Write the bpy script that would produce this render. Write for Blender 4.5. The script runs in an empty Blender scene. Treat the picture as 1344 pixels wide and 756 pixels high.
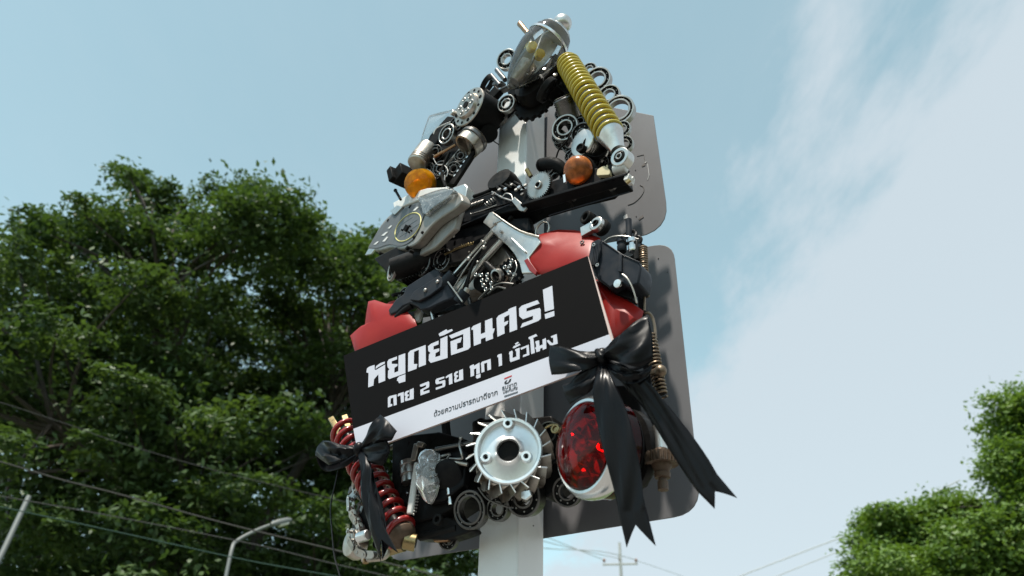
import bpy, bmesh, math, random
import numpy as np
from mathutils import Vector, Matrix, Quaternion
R = math.radians
rnd = random.Random(7)
sc = bpy.context.scene
col = sc.collection

# ------------------------------------------------------------------ camera
FPX = 1010.0                       # focal length in pixels of a 1344 px wide picture
PITCH = math.atan2(FPX, 1530.0)
ROLL = math.atan2(46.0, 1529.0)
CAM = Vector((0, 0, 1.6))
cr_, sr_ = math.cos(ROLL), math.sin(ROLL)
AX_R = Vector((1, 0, 0)); AX_F = Vector((0, math.cos(PITCH), math.sin(PITCH))); AX_U = Vector((0, -math.sin(PITCH), math.cos(PITCH)))
cd = bpy.data.cameras.new('camera'); cam = bpy.data.objects.new('camera', cd); col.objects.link(cam)
cd.sensor_width = 36; cd.lens = FPX / 1344 * 36
cd.clip_start = 0.05; cd.clip_end = 6000
camR = (AX_R * cr_ + AX_U * sr_); camU = (AX_U * cr_ - AX_R * sr_)
def _cam_axes():
    # image x = cr*x + sr*y ; image y = -sr*x + cr*y
    m = Matrix((camR, camU, -AX_F)).transposed()
    return m.to_4x4()
cam.matrix_world = Matrix.Translation(CAM) @ _cam_axes()
cd.dof.use_dof = True; cd.dof.focus_distance = 1.90; cd.dof.aperture_fstop = 3.8
sc.camera = cam

# ------------------------------------------------------------------ light
SUN_EL = 70.0
SUN_AZ = R(150)                     # measured counter-clockwise from +Y seen from above: the sun stands to the left
sun_dir = Vector((-math.sin(SUN_AZ) * math.cos(R(SUN_EL)), math.cos(SUN_AZ) * math.cos(R(SUN_EL)), math.sin(R(SUN_EL))))
sd = bpy.data.lights.new('sun', 'SUN'); sun = bpy.data.objects.new('sun', sd); col.objects.link(sun)
sd.energy = 4.7; sd.angle = R(1.2); sd.color = (1.0, 0.94, 0.84)
sun.rotation_euler = sun_dir.to_track_quat('Z', 'Y').to_euler()

w = bpy.data.worlds.new('World'); sc.world = w; w.use_nodes = True
nt = w.node_tree; nt.nodes.clear()
def N(t, **k):
    n = nt.nodes.new(t)
    for a, b in k.items(): setattr(n, a, b)
    return n
def M_(op, a, b=None, clamp=False):
    n = nt.nodes.new('ShaderNodeMath'); n.operation = op; n.use_clamp = clamp
    for i, v in enumerate((a, b)):
        if v is None: continue
        if isinstance(v, (int, float)): n.inputs[i].default_value = v
        else: nt.links.new(v, n.inputs[i])
    return n.outputs[0]
sky = N('ShaderNodeTexSky'); sky.sky_type = 'NISHITA'; sky.sun_disc = False
sky.sun_elevation = R(SUN_EL); sky.sun_rotation = -SUN_AZ
sky.air_density = 1.0; sky.dust_density = 0.5; sky.ozone_density = 0.5
tc = N('ShaderNodeTexCoord'); sep = N('ShaderNodeSeparateXYZ'); nt.links.new(tc.outputs['Generated'], sep.inputs[0])
zc = M_('MAXIMUM', sep.outputs[2], 0.03)
cx = M_('DIVIDE', sep.outputs[0], zc); cy = M_('DIVIDE', sep.outputs[1], zc)      # a flat layer of cloud overhead
cmb = N('ShaderNodeCombineXYZ'); nt.links.new(cx, cmb.inputs[0]); nt.links.new(cy, cmb.inputs[1])
n1 = N('ShaderNodeTexNoise'); n1.inputs['Scale'].default_value = 2.9; n1.inputs['Detail'].default_value = 7; n1.inputs['Roughness'].default_value = 0.62
mp = N('ShaderNodeMapping'); mp.inputs['Rotation'].default_value = (0, 0, R(-38)); mp.inputs['Scale'].default_value = (1.0, 0.38, 1)
nt.links.new(cmb.outputs[0], mp.inputs[0]); nt.links.new(mp.outputs[0], n1.inputs['Vector'])
n2 = N('ShaderNodeTexNoise'); n2.inputs['Scale'].default_value = 0.9; n2.inputs['Detail'].default_value = 3
nt.links.new(cmb.outputs[0], n2.inputs['Vector'])
CLOUD_A = (1.0, 0.09, -0.60)       # cloud bank lies where a*x + b*y + c > 0
lin = M_('ADD', M_('ADD', M_('MULTIPLY', cx, CLOUD_A[0]), M_('MULTIPLY', cy, CLOUD_A[1])), CLOUD_A[2])
nz = M_('SUBTRACT', n1.outputs[0], 0.5); nz2 = M_('SUBTRACT', n2.outputs[0], 0.5)
v = M_('ADD', lin, M_('ADD', M_('MULTIPLY', nz, 1.0), M_('MULTIPLY', nz2, 0.3)))
mr = N('ShaderNodeMapRange'); mr.interpolation_type = 'SMOOTHSTEP'
mr.inputs[1].default_value = -0.10; mr.inputs[2].default_value = 0.20; mr.inputs[3].default_value = 0.0; mr.inputs[4].default_value = 0.85
nt.links.new(v, mr.inputs[0])
# thin veil everywhere
veil = M_('ADD', M_('MULTIPLY', nz, 0.25), 0.15, True)
msk = M_('MAXIMUM', mr.outputs[0], veil)
mix = N('ShaderNodeMix'); mix.data_type = 'RGBA'
hs = N('ShaderNodeHueSaturation'); hs.inputs['Saturation'].default_value = 0.76; hs.inputs['Hue'].default_value = 0.444; hs.inputs['Value'].default_value = 1.0
nt.links.new(sky.outputs[0], hs.inputs['Color'])
nt.links.new(msk, mix.inputs[0]); nt.links.new(hs.outputs[0], mix.inputs[6]); mix.inputs[7].default_value = (3.15, 3.55, 3.85, 1)
bg = N('ShaderNodeBackground'); bg.inputs[1].default_value = 0.15
wo_ = N('ShaderNodeOutputWorld'); nt.links.new(mix.outputs[2], bg.inputs[0]); nt.links.new(bg.outputs[0], wo_.inputs[0])
vs = sc.view_settings; vs.view_transform = 'Standard'; vs.look = 'None'; vs.exposure = 0.5; vs.gamma = 1.0; vs.use_curve_mapping = False
sc.cycles.max_bounces = 10; sc.cycles.transparent_max_bounces = 12; sc.cycles.transmission_bounces = 10; sc.cycles.caustics_refractive = False; sc.cycles.caustics_reflective = False

# ------------------------------------------------------------------ the frame of the sculpture
TH = R(35.0)
U = Vector((math.cos(TH), -math.sin(TH), 0)); Z = Vector((0, 0, 1)); NV = Vector((-math.sin(TH), -math.cos(TH), 0))
def ray(px, py):
    xr = px - 672; yr = 378 - py
    return camR * (xr / FPX) + camU * (yr / FPX) + AX_F
_d = ray(679, 750); POLE0 = CAM + _d * (1.62 / _d.y)          # front right edge of the pole
def P(px, py, h=0.0):
    """point of the sculpture's plane, h metres in front of the pole's face"""
    d = ray(px, py); t = ((POLE0 + NV * h - CAM).dot(NV)) / d.dot(NV)
    return CAM + d * t
def S(px, py, h=0.0):
    return (P(px, py, h) - CAM).dot(AX_F) / FPX
def A(a, b, c): return (U * a + Z * b + NV * c).normalized()
def W(px, py, dist):
    d = ray(px, py); return CAM + d * (dist / math.hypot(d.x, d.y))

# ------------------------------------------------------------------ materials
MATS = {}
def mat(name, c, metal=0.0, rough=0.45, var=0.15, scale=40.0, dirt=0.0, dirtc=(0.10, 0.075, 0.05), bump=0.0, coat=0.0, trans=0.0, ior=1.45, spec=0.5, scratch=0.0):
    m = bpy.data.materials.new(name); m.use_nodes = True; t = m.node_tree; b = t.nodes['Principled BSDF']
    b.inputs['Metallic'].default_value = metal; b.inputs['IOR'].default_value = ior
    b.inputs['Coat Weight'].default_value = coat; b.inputs['Coat Roughness'].default_value = 0.08
    b.inputs['Transmission Weight'].default_value = trans; b.inputs['Specular IOR Level'].default_value = spec
    co = t.nodes.new('ShaderNodeTexCoord')
    n = t.nodes.new('ShaderNodeTexNoise'); n.inputs['Scale'].default_value = scale; n.inputs['Detail'].default_value = 6; n.inputs['Roughness'].default_value = 0.6
    t.links.new(co.outputs['Object'], n.inputs['Vector'])
    r = t.nodes.new('ShaderNodeMapRange'); r.inputs[1].default_value = 0.3; r.inputs[2].default_value = 0.7
    r.inputs[3].default_value = max(0.02, rough * (1 - 1.6 * var)); r.inputs[4].default_value = min(1.0, rough * (1 + 1.6 * var))
    t.links.new(n.outputs[0], r.inputs[0]); t.links.new(r.outputs[0], b.inputs['Roughness'])
    mx = t.nodes.new('ShaderNodeMix'); mx.data_type = 'RGBA'
    mx.inputs[6].default_value = (*[x * (1 - var) for x in c], 1); mx.inputs[7].default_value = (*[min(1, x * (1 + var)) for x in c], 1)
    t.links.new(n.outputs[0], mx.inputs[0]); out = mx.outputs[2]
    if dirt:
        n2 = t.nodes.new('ShaderNodeTexNoise'); n2.inputs['Scale'].default_value = scale * 0.45; n2.inputs['Detail'].default_value = 8; n2.inputs['Roughness'].default_value = 0.7
        t.links.new(co.outputs['Object'], n2.inputs['Vector'])
        r2 = t.nodes.new('ShaderNodeMapRange'); r2.inputs[1].default_value = 0.5; r2.inputs[2].default_value = 0.72; r2.inputs[4].default_value = dirt
        t.links.new(n2.outputs[0], r2.inputs[0])
        m2 = t.nodes.new('ShaderNodeMix'); m2.data_type = 'RGBA'; m2.inputs[7].default_value = (*dirtc, 1)
        t.links.new(r2.outputs[0], m2.inputs[0]); t.links.new(out, m2.inputs[6]); out = m2.outputs[2]
    t.links.new(out, b.inputs['Base Color'])
    if bump:
        bn = t.nodes.new('ShaderNodeBump'); bn.inputs['Strength'].default_value = bump; bn.inputs['Distance'].default_value = 0.002
        t.links.new(n.outputs[0], bn.inputs['Height']); t.links.new(bn.outputs[0], b.inputs['Normal'])
    MATS[name] = m
    return m
mat('chrome', (0.66, 0.66, 0.65), 1, 0.20, 0.12, 30, 0.25)
mat('steel', (0.40, 0.385, 0.36), 1, 0.38, 0.2, 60, 0.5)
mat('steel_dark', (0.13, 0.125, 0.12), 1, 0.36, 0.25, 60, 0.5, (0.05, 0.04, 0.03))
mat('iron_black', (0.012, 0.0115, 0.0115), 0.0, 0.45, 0.3, 50, 0.35, (0.035, 0.029, 0.022), 0.25, spec=0.09)
mat('plastic_black', (0.010, 0.010, 0.011), 0, 0.42, 0.3, 40, 0.4, (0.03, 0.027, 0.022), spec=0.09)
mat('plastic_slate', (0.020, 0.023, 0.029), 0, 0.42, 0.25, 30, 0.4, (0.045, 0.04, 0.036), spec=0.15)
mat('rubber', (0.010, 0.010, 0.010), 0, 0.6, 0.3, 60, 0.4, (0.03, 0.026, 0.022), spec=0.07)
mat('aluminium', (0.62, 0.61, 0.58), 1, 0.34, 0.14, 35, 0.45, (0.20, 0.165, 0.13), 0.1)
mat('aluminium_bright', (0.78, 0.79, 0.79), 0.85, 0.36, 0.08, 40, 0.18, (0.3, 0.28, 0.25), 0.1)
mat('aluminium_dirty', (0.46, 0.42, 0.37), 1, 0.40, 0.25, 30, 0.7, (0.13, 0.09, 0.055), 0.3)
mat('brass', (0.30, 0.225, 0.11), 1, 0.34, 0.2, 60, 0.4)
mat('copper_bronze', (0.34, 0.20, 0.11), 1, 0.38, 0.25, 50, 0.5)
mat('rusty_steel', (0.20, 0.15, 0.105), 0.9, 0.42, 0.3, 60, 0.5, (0.07, 0.045, 0.03))
mat('rust', (0.10, 0.065, 0.042), 0.3, 0.65, 0.4, 70, 0.6, (0.05, 0.03, 0.02), 0.4)
mat('yellow_paint', (0.42, 0.335, 0.022), 0, 0.30, 0.10, 60, 0.25, (0.13, 0.09, 0.02), 0.05, 0.35)
mat('red_paint', (0.27, 0.014, 0.012), 0, 0.30, 0.12, 60, 0.25, (0.07, 0.015, 0.01), 0.05, 0.4)
mat('red_plastic', (0.25, 0.010, 0.007), 0, 0.40, 0.10, 14, 0.35, (0.29, 0.030, 0.020), 0.06, 0.08, spec=0.22)
mat('casing_dirty', (0.25, 0.235, 0.21), 0.4, 0.45, 0.2, 30, 0.6, (0.14, 0.10, 0.07), 0.2)
mat('reflector_grey', (0.50, 0.50, 0.48), 0.3, 0.35, 0.2, 30, 0.3)
mat('cable_brown', (0.05, 0.048, 0.044), 0, 0.6, 0.1, 5)
mat('red_plastic_inside', (0.22, 0.012, 0.014), 0, 0.5, 0.15, 14, 0.2, (0.08, 0.01, 0.01))
mat('white_plastic', (0.66, 0.65, 0.62), 0, 0.4, 0.1, 30, 0.35, (0.30, 0.25, 0.19))
mat('cream_plastic', (0.62, 0.52, 0.32), 0, 0.45, 0.12, 40, 0.3)
mat('dial_grey', (0.10, 0.105, 0.11), 0, 0.5, 0.15, 40, 0.2, (0.16, 0.15, 0.14), spec=0.2)
mat('dial_yellow', (0.66, 0.60, 0.22), 0, 0.5, 0.1, 40)
mat('amber_lens', (0.90, 0.33, 0.015), 0, 0.16, 0.1, 60, 0.0, trans=0.25, coat=0.5)
mat('amber_lens_old', (0.60, 0.17, 0.04), 0, 0.30, 0.15, 60, 0.3, (0.6, 0.36, 0.24), trans=0.1, coat=0.2)
mat('clear_plastic', (0.97, 0.98, 0.98), 0, 0.05, 0.3, 30, trans=1.0, ior=1.35)
mat('clear_fogged', (0.93, 0.92, 0.90), 0, 0.20, 0.3, 30, 0.3, (0.75, 0.70, 0.62), 0.3, trans=0.75, ior=1.4)
mat('red_lens', (0.72, 0.012, 0.022), 0, 0.10, 0.2, 30, trans=0.82, ior=1.42, coat=0.6)
mat('bulb_yellow', (0.85, 0.62, 0.10), 0, 0.25, 0.1, 30)
mat('board_black', (0.0075, 0.0068, 0.007), 0, 0.62, 0.08, 8, 0.0, spec=0.04)
mat('board_white', (0.55, 0.555, 0.62), 0, 0.6, 0.03, 8, spec=0.2)
mat('board_core', (0.62, 0.48, 0.44), 0, 0.6, 0.1, 20)
mat('print_ink', (0.02, 0.02, 0.022), 0, 0.5, 0.1, 20)
mat('print_red', (0.45, 0.02, 0.02), 0, 0.5, 0.1, 20)
mat('satin', (0.004, 0.004, 0.005), 0, 0.33, 0.2, 10, spec=0.18)
mat('pole_paint', (0.80, 0.80, 0.79), 0, 0.42, 0.05, 12, 0.35, (0.52, 0.47, 0.40), 0.05, 0.15)
mat('sign_back', (0.135, 0.133, 0.140), 0.0, 0.5, 0.05, 9, 0.35, (0.105, 0.102, 0.106), 0.03)
mat('residue', (0.12, 0.105, 0.10), 0, 0.7, 0.3, 60)
mat('residue_pale', (0.62, 0.60, 0.58), 0, 0.6, 0.2, 60)
mat('bark', (0.045, 0.036, 0.028), 0, 0.85, 0.4, 6, 0.4, (0.04, 0.035, 0.03), 0.6)
mat('galvanised', (0.15, 0.165, 0.16), 0.2, 0.5, 0.1, 5, 0.2)
mat('concrete', (0.42, 0.43, 0.43), 0, 0.8, 0.15, 8, 0.3, (0.2, 0.19, 0.17), 0.3)
mat('cable_grey_hazed', (0.45, 0.47, 0.48), 0, 0.6, 0.1, 5)  # far wires: haze is painted in by lightening the grey
mat('cable_dark', (0.05, 0.05, 0.05), 0, 0.6, 0.1, 5)
mat('cable_green', (0.02, 0.055, 0.042), 0, 0.6, 0.1, 5)
mat('asphalt', (0.05, 0.05, 0.052), 0, 0.85, 0.3, 30, 0.3, (0.07, 0.065, 0.06), 0.4)
mat('grass', (0.07, 0.10, 0.03), 0, 0.9, 0.4, 3, 0.5, (0.11, 0.09, 0.05), 0.5)
mat('pavers', (0.20, 0.19, 0.18), 0, 0.8, 0.15, 10, 0.3)
mat('road_paint', (0.75, 0.75, 0.72), 0, 0.6, 0.1, 20, 0.3)
mat('ceramic', (0.25, 0.12, 0.08), 0, 0.3, 0.1, 20)
def thinlens(name, tint, gloss=0.08, trl=0.0, trc=None, blend=0.18):
    '''a thin moulded lens: lets light straight through (tinted), scatters some, and reflects more at grazing angles'''
    m = MATS.get(name) or bpy.data.materials.new(name); m.use_nodes = True; t = m.node_tree; t.nodes.clear()
    o = t.nodes.new('ShaderNodeOutputMaterial'); a = t.nodes.new('ShaderNodeBsdfTransparent'); a.inputs[0].default_value = (*tint, 1)
    g = t.nodes.new('ShaderNodeBsdfGlossy'); g.inputs['Roughness'].default_value = gloss; lw = t.nodes.new('ShaderNodeLayerWeight'); lw.inputs[0].default_value = blend
    co = t.nodes.new('ShaderNodeTexCoord'); n = t.nodes.new('ShaderNodeTexNoise'); n.inputs['Scale'].default_value = 45; n.inputs['Detail'].default_value = 5
    t.links.new(co.outputs['Object'], n.inputs['Vector']); bn = t.nodes.new('ShaderNodeBump'); bn.inputs['Strength'].default_value = 0.12; bn.inputs['Distance'].default_value = 0.004
    t.links.new(n.outputs[0], bn.inputs['Height']); t.links.new(bn.outputs[0], g.inputs['Normal'])
    last = a.outputs[0]
    if trl:
        tr = t.nodes.new('ShaderNodeBsdfTranslucent'); tr.inputs[0].default_value = (*trc, 1); df = t.nodes.new('ShaderNodeBsdfDiffuse'); df.inputs[0].default_value = (*trc, 1)
        m0 = t.nodes.new('ShaderNodeMixShader'); t.links.new(tr.outputs[0], m0.inputs[1]); t.links.new(df.outputs[0], m0.inputs[2])
        m1 = t.nodes.new('ShaderNodeMixShader'); r_ = t.nodes.new('ShaderNodeMapRange'); r_.inputs[1].default_value = .35; r_.inputs[2].default_value = .65; r_.inputs[3].default_value = trl * .55; r_.inputs[4].default_value = min(1, trl * 1.45)
        t.links.new(n.outputs[0], r_.inputs[0]); t.links.new(r_.outputs[0], m1.inputs[0]); t.links.new(last, m1.inputs[1]); t.links.new(m0.outputs[0], m1.inputs[2]); last = m1.outputs[0]
    m2 = t.nodes.new('ShaderNodeMixShader'); t.links.new(lw.outputs['Fresnel'], m2.inputs[0]); t.links.new(last, m2.inputs[1]); t.links.new(g.outputs[0], m2.inputs[2]); t.links.new(m2.outputs[0], o.inputs[0])
    MATS[name] = m
thinlens('clear_plastic', (0.95, 0.96, 0.96), 0.06, 0.10, (0.85, 0.86, 0.86), 0.32)
thinlens('clear_hazy', (0.88, 0.90, 0.90), 0.12, 0.22, (0.75, 0.77, 0.77), 0.30)
thinlens('amber_lens', (1.0, 0.50, 0.03), 0.10, 0.50, (1.0, 0.46, 0.015), 0.20)
thinlens('amber_lens_old', (0.95, 0.36, 0.08), 0.25, 0.75, (0.85, 0.27, 0.07), 0.25)
thinlens('red_lens', (0.62, 0.010, 0.016), 0.06, 0.10, (0.42, 0.01, 0.015), 0.24)
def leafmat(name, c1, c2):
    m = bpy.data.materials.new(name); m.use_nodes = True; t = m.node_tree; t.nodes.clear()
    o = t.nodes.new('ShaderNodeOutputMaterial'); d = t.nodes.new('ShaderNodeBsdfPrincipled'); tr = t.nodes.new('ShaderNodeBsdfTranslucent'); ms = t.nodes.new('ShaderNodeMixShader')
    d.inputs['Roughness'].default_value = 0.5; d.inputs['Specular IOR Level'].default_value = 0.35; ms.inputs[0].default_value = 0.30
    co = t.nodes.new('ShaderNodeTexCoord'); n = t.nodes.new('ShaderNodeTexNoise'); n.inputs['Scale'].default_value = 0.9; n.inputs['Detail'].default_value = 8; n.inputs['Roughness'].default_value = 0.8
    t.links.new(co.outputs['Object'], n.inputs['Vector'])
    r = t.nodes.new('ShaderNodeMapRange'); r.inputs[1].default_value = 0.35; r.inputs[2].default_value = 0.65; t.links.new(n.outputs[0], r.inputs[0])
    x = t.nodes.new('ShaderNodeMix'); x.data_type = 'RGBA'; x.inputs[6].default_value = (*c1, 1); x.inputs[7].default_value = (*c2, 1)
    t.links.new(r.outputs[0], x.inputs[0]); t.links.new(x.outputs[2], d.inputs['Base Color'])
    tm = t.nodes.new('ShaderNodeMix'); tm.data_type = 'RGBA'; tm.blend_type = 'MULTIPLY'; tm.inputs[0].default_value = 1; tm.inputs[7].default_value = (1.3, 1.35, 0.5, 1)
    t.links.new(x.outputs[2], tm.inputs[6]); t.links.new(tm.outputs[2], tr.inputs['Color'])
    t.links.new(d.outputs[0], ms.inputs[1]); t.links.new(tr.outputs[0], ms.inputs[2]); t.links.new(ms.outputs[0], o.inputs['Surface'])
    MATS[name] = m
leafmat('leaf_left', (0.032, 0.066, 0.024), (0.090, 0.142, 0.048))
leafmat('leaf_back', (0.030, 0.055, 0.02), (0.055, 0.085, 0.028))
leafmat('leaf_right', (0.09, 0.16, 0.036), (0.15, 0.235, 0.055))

# ------------------------------------------------------------------ object helpers
WO = {}
def tag(o, label=None, cat=None, group=None, kind=None):
    if label: o['label'] = label
    if cat: o['category'] = cat
    if group: o['group'] = group
    if kind: o['kind'] = kind
    return o
def thing(name, loc, label, cat, group=None):
    o = bpy.data.objects.new(name, None); col.objects.link(o); o.location = loc; o.empty_display_size = 0.05
    WO[o] = Vector(loc); return tag(o, label, cat, group)

class MB:
    """collects shapes in world coordinates; build() links them as one mesh object"""
    def __init__(s): s.v = []; s.f = []; s.mi = []; s.cur = 0
    def add(s, vs, fs):
        b = len(s.v); s.v += [Vector(x) for x in vs]
        for f in fs: s.f.append(tuple(i + b for i in f)); s.mi.append(s.cur)
        return s
    def frame(s, ax, ref=None):
        ax = Vector(ax).normalized(); r = Vector(ref) if ref is not None else (Vector((0, 0, 1)) if abs(ax.z) < 0.9 else Vector((1, 0, 0)))
        x = (r - ax * r.dot(ax)).normalized(); return x, ax.cross(x), ax
    def lathe(s, c, ax, prof, seg=28, closed=False, capped=True, a0=0.0, a1=math.tau):
        """prof: (radius, height along ax) pairs"""
        x, y, z = s.frame(ax); c = Vector(c); vs = []; fs = []; full = abs(a1 - a0 - math.tau) < 1e-6; n = seg if full else seg + 1
        for r, h in prof:
            for i in range(n):
                a = a0 + (a1 - a0) * i / seg; vs.append(c + (x * math.cos(a) + y * math.sin(a)) * r + z * h)
        m = len(prof)
        for j in range(m if closed else m - 1):
            k = (j + 1) % m
            for i in range(seg):
                i2 = (i + 1) % n; fs.append((j * n + i, j * n + i2, k * n + i2, k * n + i))
        if not closed and capped and full:
            if prof[0][0] > 1e-5: fs.append(tuple(range(n - 1, -1, -1)))
            if prof[-1][0] > 1e-5: fs.append(tuple((m - 1) * n + i for i in range(n)))
        return s.add(vs, fs)
    def cyl(s, a, b, r0, r1=None, seg=20, cb=0.0):
        a, b = Vector(a), Vector(b); L = (b - a).length; r1 = r0 if r1 is None else r1; c = cb
        pr = [(r0 - c, 0), (r0, c), (r1, L - c), (r1 - c, L)] if c else [(r0, 0), (r1, L)]
        return s.lathe(a, b - a, pr, seg)
    def ring(s, c, ax, ro, ri, wd, seg=32, cb=None):
        cb = min(ro - ri, wd) * 0.18 if cb is None else cb
        h = wd / 2
        return s.lathe(c, ax, [(ri, -h + cb), (ri, h - cb), (ri + cb, h), (ro - cb, h), (ro, h - cb), (ro, -h + cb), (ro - cb, -h), (ri + cb, -h)], seg, closed=True)
    def torus(s, c, ax, Rr, r, seg=32, k=10):
        return s.lathe(c, ax, [(Rr + r * math.cos(math.tau * i / k), r * math.sin(math.tau * i / k)) for i in range(k)], seg, closed=True)
    def ball(s, c, r, seg=16, rings=10, sc3=None, ax=(0, 0, 1)):
        pr = [(max(1e-6, r * math.sin(math.pi * i / rings)), -r * math.cos(math.pi * i / rings)) for i in range(rings + 1)]
        if sc3: pr = [(a * sc3[0], b * sc3[1]) for a, b in pr]
        return s.lathe(c, ax, pr, seg, capped=False)
    def tube(s, pts, r, seg=10, cap=True, smooth=0):
        pts = [Vector(p) for p in pts]
        if smooth: pts = spline(pts, smooth)
        n = len(pts); rs = r if isinstance(r, (list, tuple)) else [r] * n
        if len(rs) != n: rs = [rs[0] + (rs[-1] - rs[0]) * i / (n - 1) for i in range(n)]
        vs = []; fs = []; x = None
        for i, p in enumerate(pts):
            t = (pts[min(i + 1, n - 1)] - pts[max(i - 1, 0)]).normalized()
            if x is None: x, y, _ = s.frame(t)
            x = (x - t * x.dot(t)).normalized(); y = t.cross(x)
            for k in range(seg):
                a = math.tau * k / seg; vs.append(p + (x * math.cos(a) + y * math.sin(a)) * rs[i])
        for i in range(n - 1):
            for k in range(seg):
                k2 = (k + 1) % seg; fs.append((i * seg + k, i * seg + k2, (i + 1) * seg + k2, (i + 1) * seg + k))
        if cap: fs.append(tuple(range(seg - 1, -1, -1))); fs.append(tuple((n - 1) * seg + k for k in range(seg)))
        return s.add(vs, fs)
    def coil(s, a, b, Rr, r, turns, seg=8, per=22, pitchf=None, R1=None, phase=0.0):
        a, b = Vector(a), Vector(b); x, y, z = s.frame(b - a); L = (b - a).length; n = int(turns * per); pts = []
        for i in range(n + 1):
            t = i / n; h = pitchf(t) if pitchf else t; rr = Rr + ((R1 or Rr) - Rr) * t; an = math.tau * turns * t + phase
            pts.append(a + z * (L * h) + (x * math.cos(an) + y * math.sin(an)) * rr)
        return s.tube(pts, r, seg)
    def box(s, c, ax, ay, az, sx, sy, sz):
        c = Vector(c); ax, ay, az = [Vector(q).normalized() for q in (ax, ay, az)]
        vs = [c + ax * (i * sx / 2) + ay * (j * sy / 2) + az * (k * sz / 2) for k in (-1, 1) for j in (-1, 1) for i in (-1, 1)]
        return s.add(vs, [(0, 2, 3, 1), (4, 5, 7, 6), (0, 1, 5, 4), (2, 6, 7, 3), (0, 4, 6, 2), (1, 3, 7, 5)])
    def bar(s, a, b, wd, tk, up=None):
        a, b = Vector(a), Vector(b); x, y, z = s.frame(b - a, up if up is not None else NV)
        return s.box((a + b) / 2, z, y, x, (b - a).length, wd, tk)
    def prism(s, pts, off, both=False):
        """closed outline pts extruded by vector off"""
        pts = [Vector(p) for p in pts]; off = Vector(off); n = len(pts)
        nrm = Vector((0, 0, 0))
        for i in range(n): nrm += (pts[i] - pts[0]).cross(pts[(i + 1) % n] - pts[0])
        if nrm.dot(off) < 0: pts = pts[::-1]
        vs = pts + [p + off for p in pts]
        fs = [tuple(range(n - 1, -1, -1)), tuple(range(n, 2 * n))] + [(i, (i + 1) % n, n + (i + 1) % n, n + i) for i in range(n)]
        return s.add(vs, fs)
    def gear(s, c, ax, ro, ri, wd, teeth, depth, bore):
        x, y, z = s.frame(ax); c = Vector(c); out = []
        for i in range(teeth):
            for da, r in ((-.30, ro - depth), (-.16, ro), (.16, ro), (.30, ro - depth)):
                a = math.tau * (i + da) / teeth; out.append((x * math.cos(a) + y * math.sin(a)) * r)
        n = len(out); vs = []; inn = [(x * math.cos(math.tau * (i + 0.5) / n - math.tau * .5 / teeth * .6) + y * math.sin(math.tau * (i + .5) / n - math.tau * .5 / teeth * .6)) * bore for i in range(n)]
        for h in (-wd / 2, wd / 2):
            vs += [c + p + z * h for p in out]; vs += [c + p + z * h for p in inn]
        fs = []
        for i in range(n):
            j = (i + 1) % n
            fs += [(i, j, 2 * n + j, 2 * n + i), (n + j, n + i, 3 * n + i, 3 * n + j), (2 * n + i, 2 * n + j, 3 * n + j, 3 * n + i), (j, i, n + i, n + j)]
        return s.add(vs, fs)
    def bolt(s, c, ax, r, hh, shank=0.0, sr=None):
        c = Vector(c); z = Vector(ax).normalized()
        s.lathe(c, z, [(r, 0), (r, hh * .75), (r * .82, hh)], 6)
        if shank: s.lathe(c - z * shank, z, [((sr or r * .5), 0), ((sr or r * .5), shank + hh * .2)], 10)
        return s
    def build(s, name, m, parent=None, label=None, bevel=0.0, sharp=38, solid=0.0, subd=0, origin=None):
        me = bpy.data.meshes.new(name)
        if origin is None:
            lo = Vector([min(p[i] for p in s.v) for i in range(3)]); hi = Vector([max(p[i] for p in s.v) for i in range(3)]); origin = (lo + hi) / 2
        me.from_pydata([tuple(p - origin) for p in s.v], [], s.f)
        ms = m if isinstance(m, (list, tuple)) else [m]
        for q in ms: me.materials.append(MATS[q])
        if len(ms) > 1: me.polygons.foreach_set('material_index', s.mi)
        me.update()
        me.polygons.foreach_set('use_smooth', [True] * len(me.polygons)); me.set_sharp_from_angle(angle=R(sharp))
        o = bpy.data.objects.new(name, me); col.objects.link(o)
        o.parent = parent; o.location = origin - (WO[parent] if parent is not None else Vector((0, 0, 0))); WO[o] = origin
        if solid: d = o.modifiers.new('solid', 'SOLIDIFY'); d.thickness = solid; d.offset = 0
        if subd: d = o.modifiers.new('sub', 'SUBSURF'); d.levels = d.render_levels = subd
        if bevel: d = o.modifiers.new('bevel', 'BEVEL'); d.width = bevel; d.segments = 2; d.limit_method = 'ANGLE'; d.angle_limit = R(35); d.harden_normals = False
        if label: o['label'] = label
        return o
def spline(p, k):
    """Catmull-Rom through p with k steps per span"""
    out = []
    for i in range(len(p) - 1):
        a, b, c, d = p[max(i - 1, 0)], p[i], p[i + 1], p[min(i + 2, len(p) - 1)]
        for j in range(k):
            t = j / k
            out.append(0.5 * ((2 * b) + (c - a) * t + (2 * a - 5 * b + 4 * c - d) * t * t + (3 * b - a - 3 * c + d) * t ** 3))
    out.append(p[-1]); return out

# ------------------------------------------------------------------ the ground (below the frame, lights the undersides)
def sheet(name, x0, x1, y0, y1, z, m):
    b = MB(); nx, ny = 8, 8
    b.add([(x0, y0, z), (x1, y0, z), (x1, y1, z), (x0, y1, z)], [(0, 1, 2, 3)])
    o = b.build(name, m); tag(o, kind='structure'); return o
sheet('ground', -3000, 3000, -3000, 3000, -0.12, 'grass')
sheet('road', -400, 400, -9.0, -1.2, -0.116, 'asphalt')
pv = MB(); pv.box((0, 1.9, -0.06), (1, 0, 0), (0, 1, 0), (0, 0, 1), 300, 6.2, 0.12); tag(pv.build('pavement', 'pavers'), kind='structure')
mk = MB()
for i in range(-20, 20): mk.add([(i * 6, -5.2, -0.112), (i * 6 + 3, -5.2, -0.112), (i * 6 + 3, -5.05, -0.112), (i * 6, -5.05, -0.112)], [(0, 1, 2, 3)])
tag(mk.build('road_markings', 'road_paint'), kind='structure')

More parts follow.
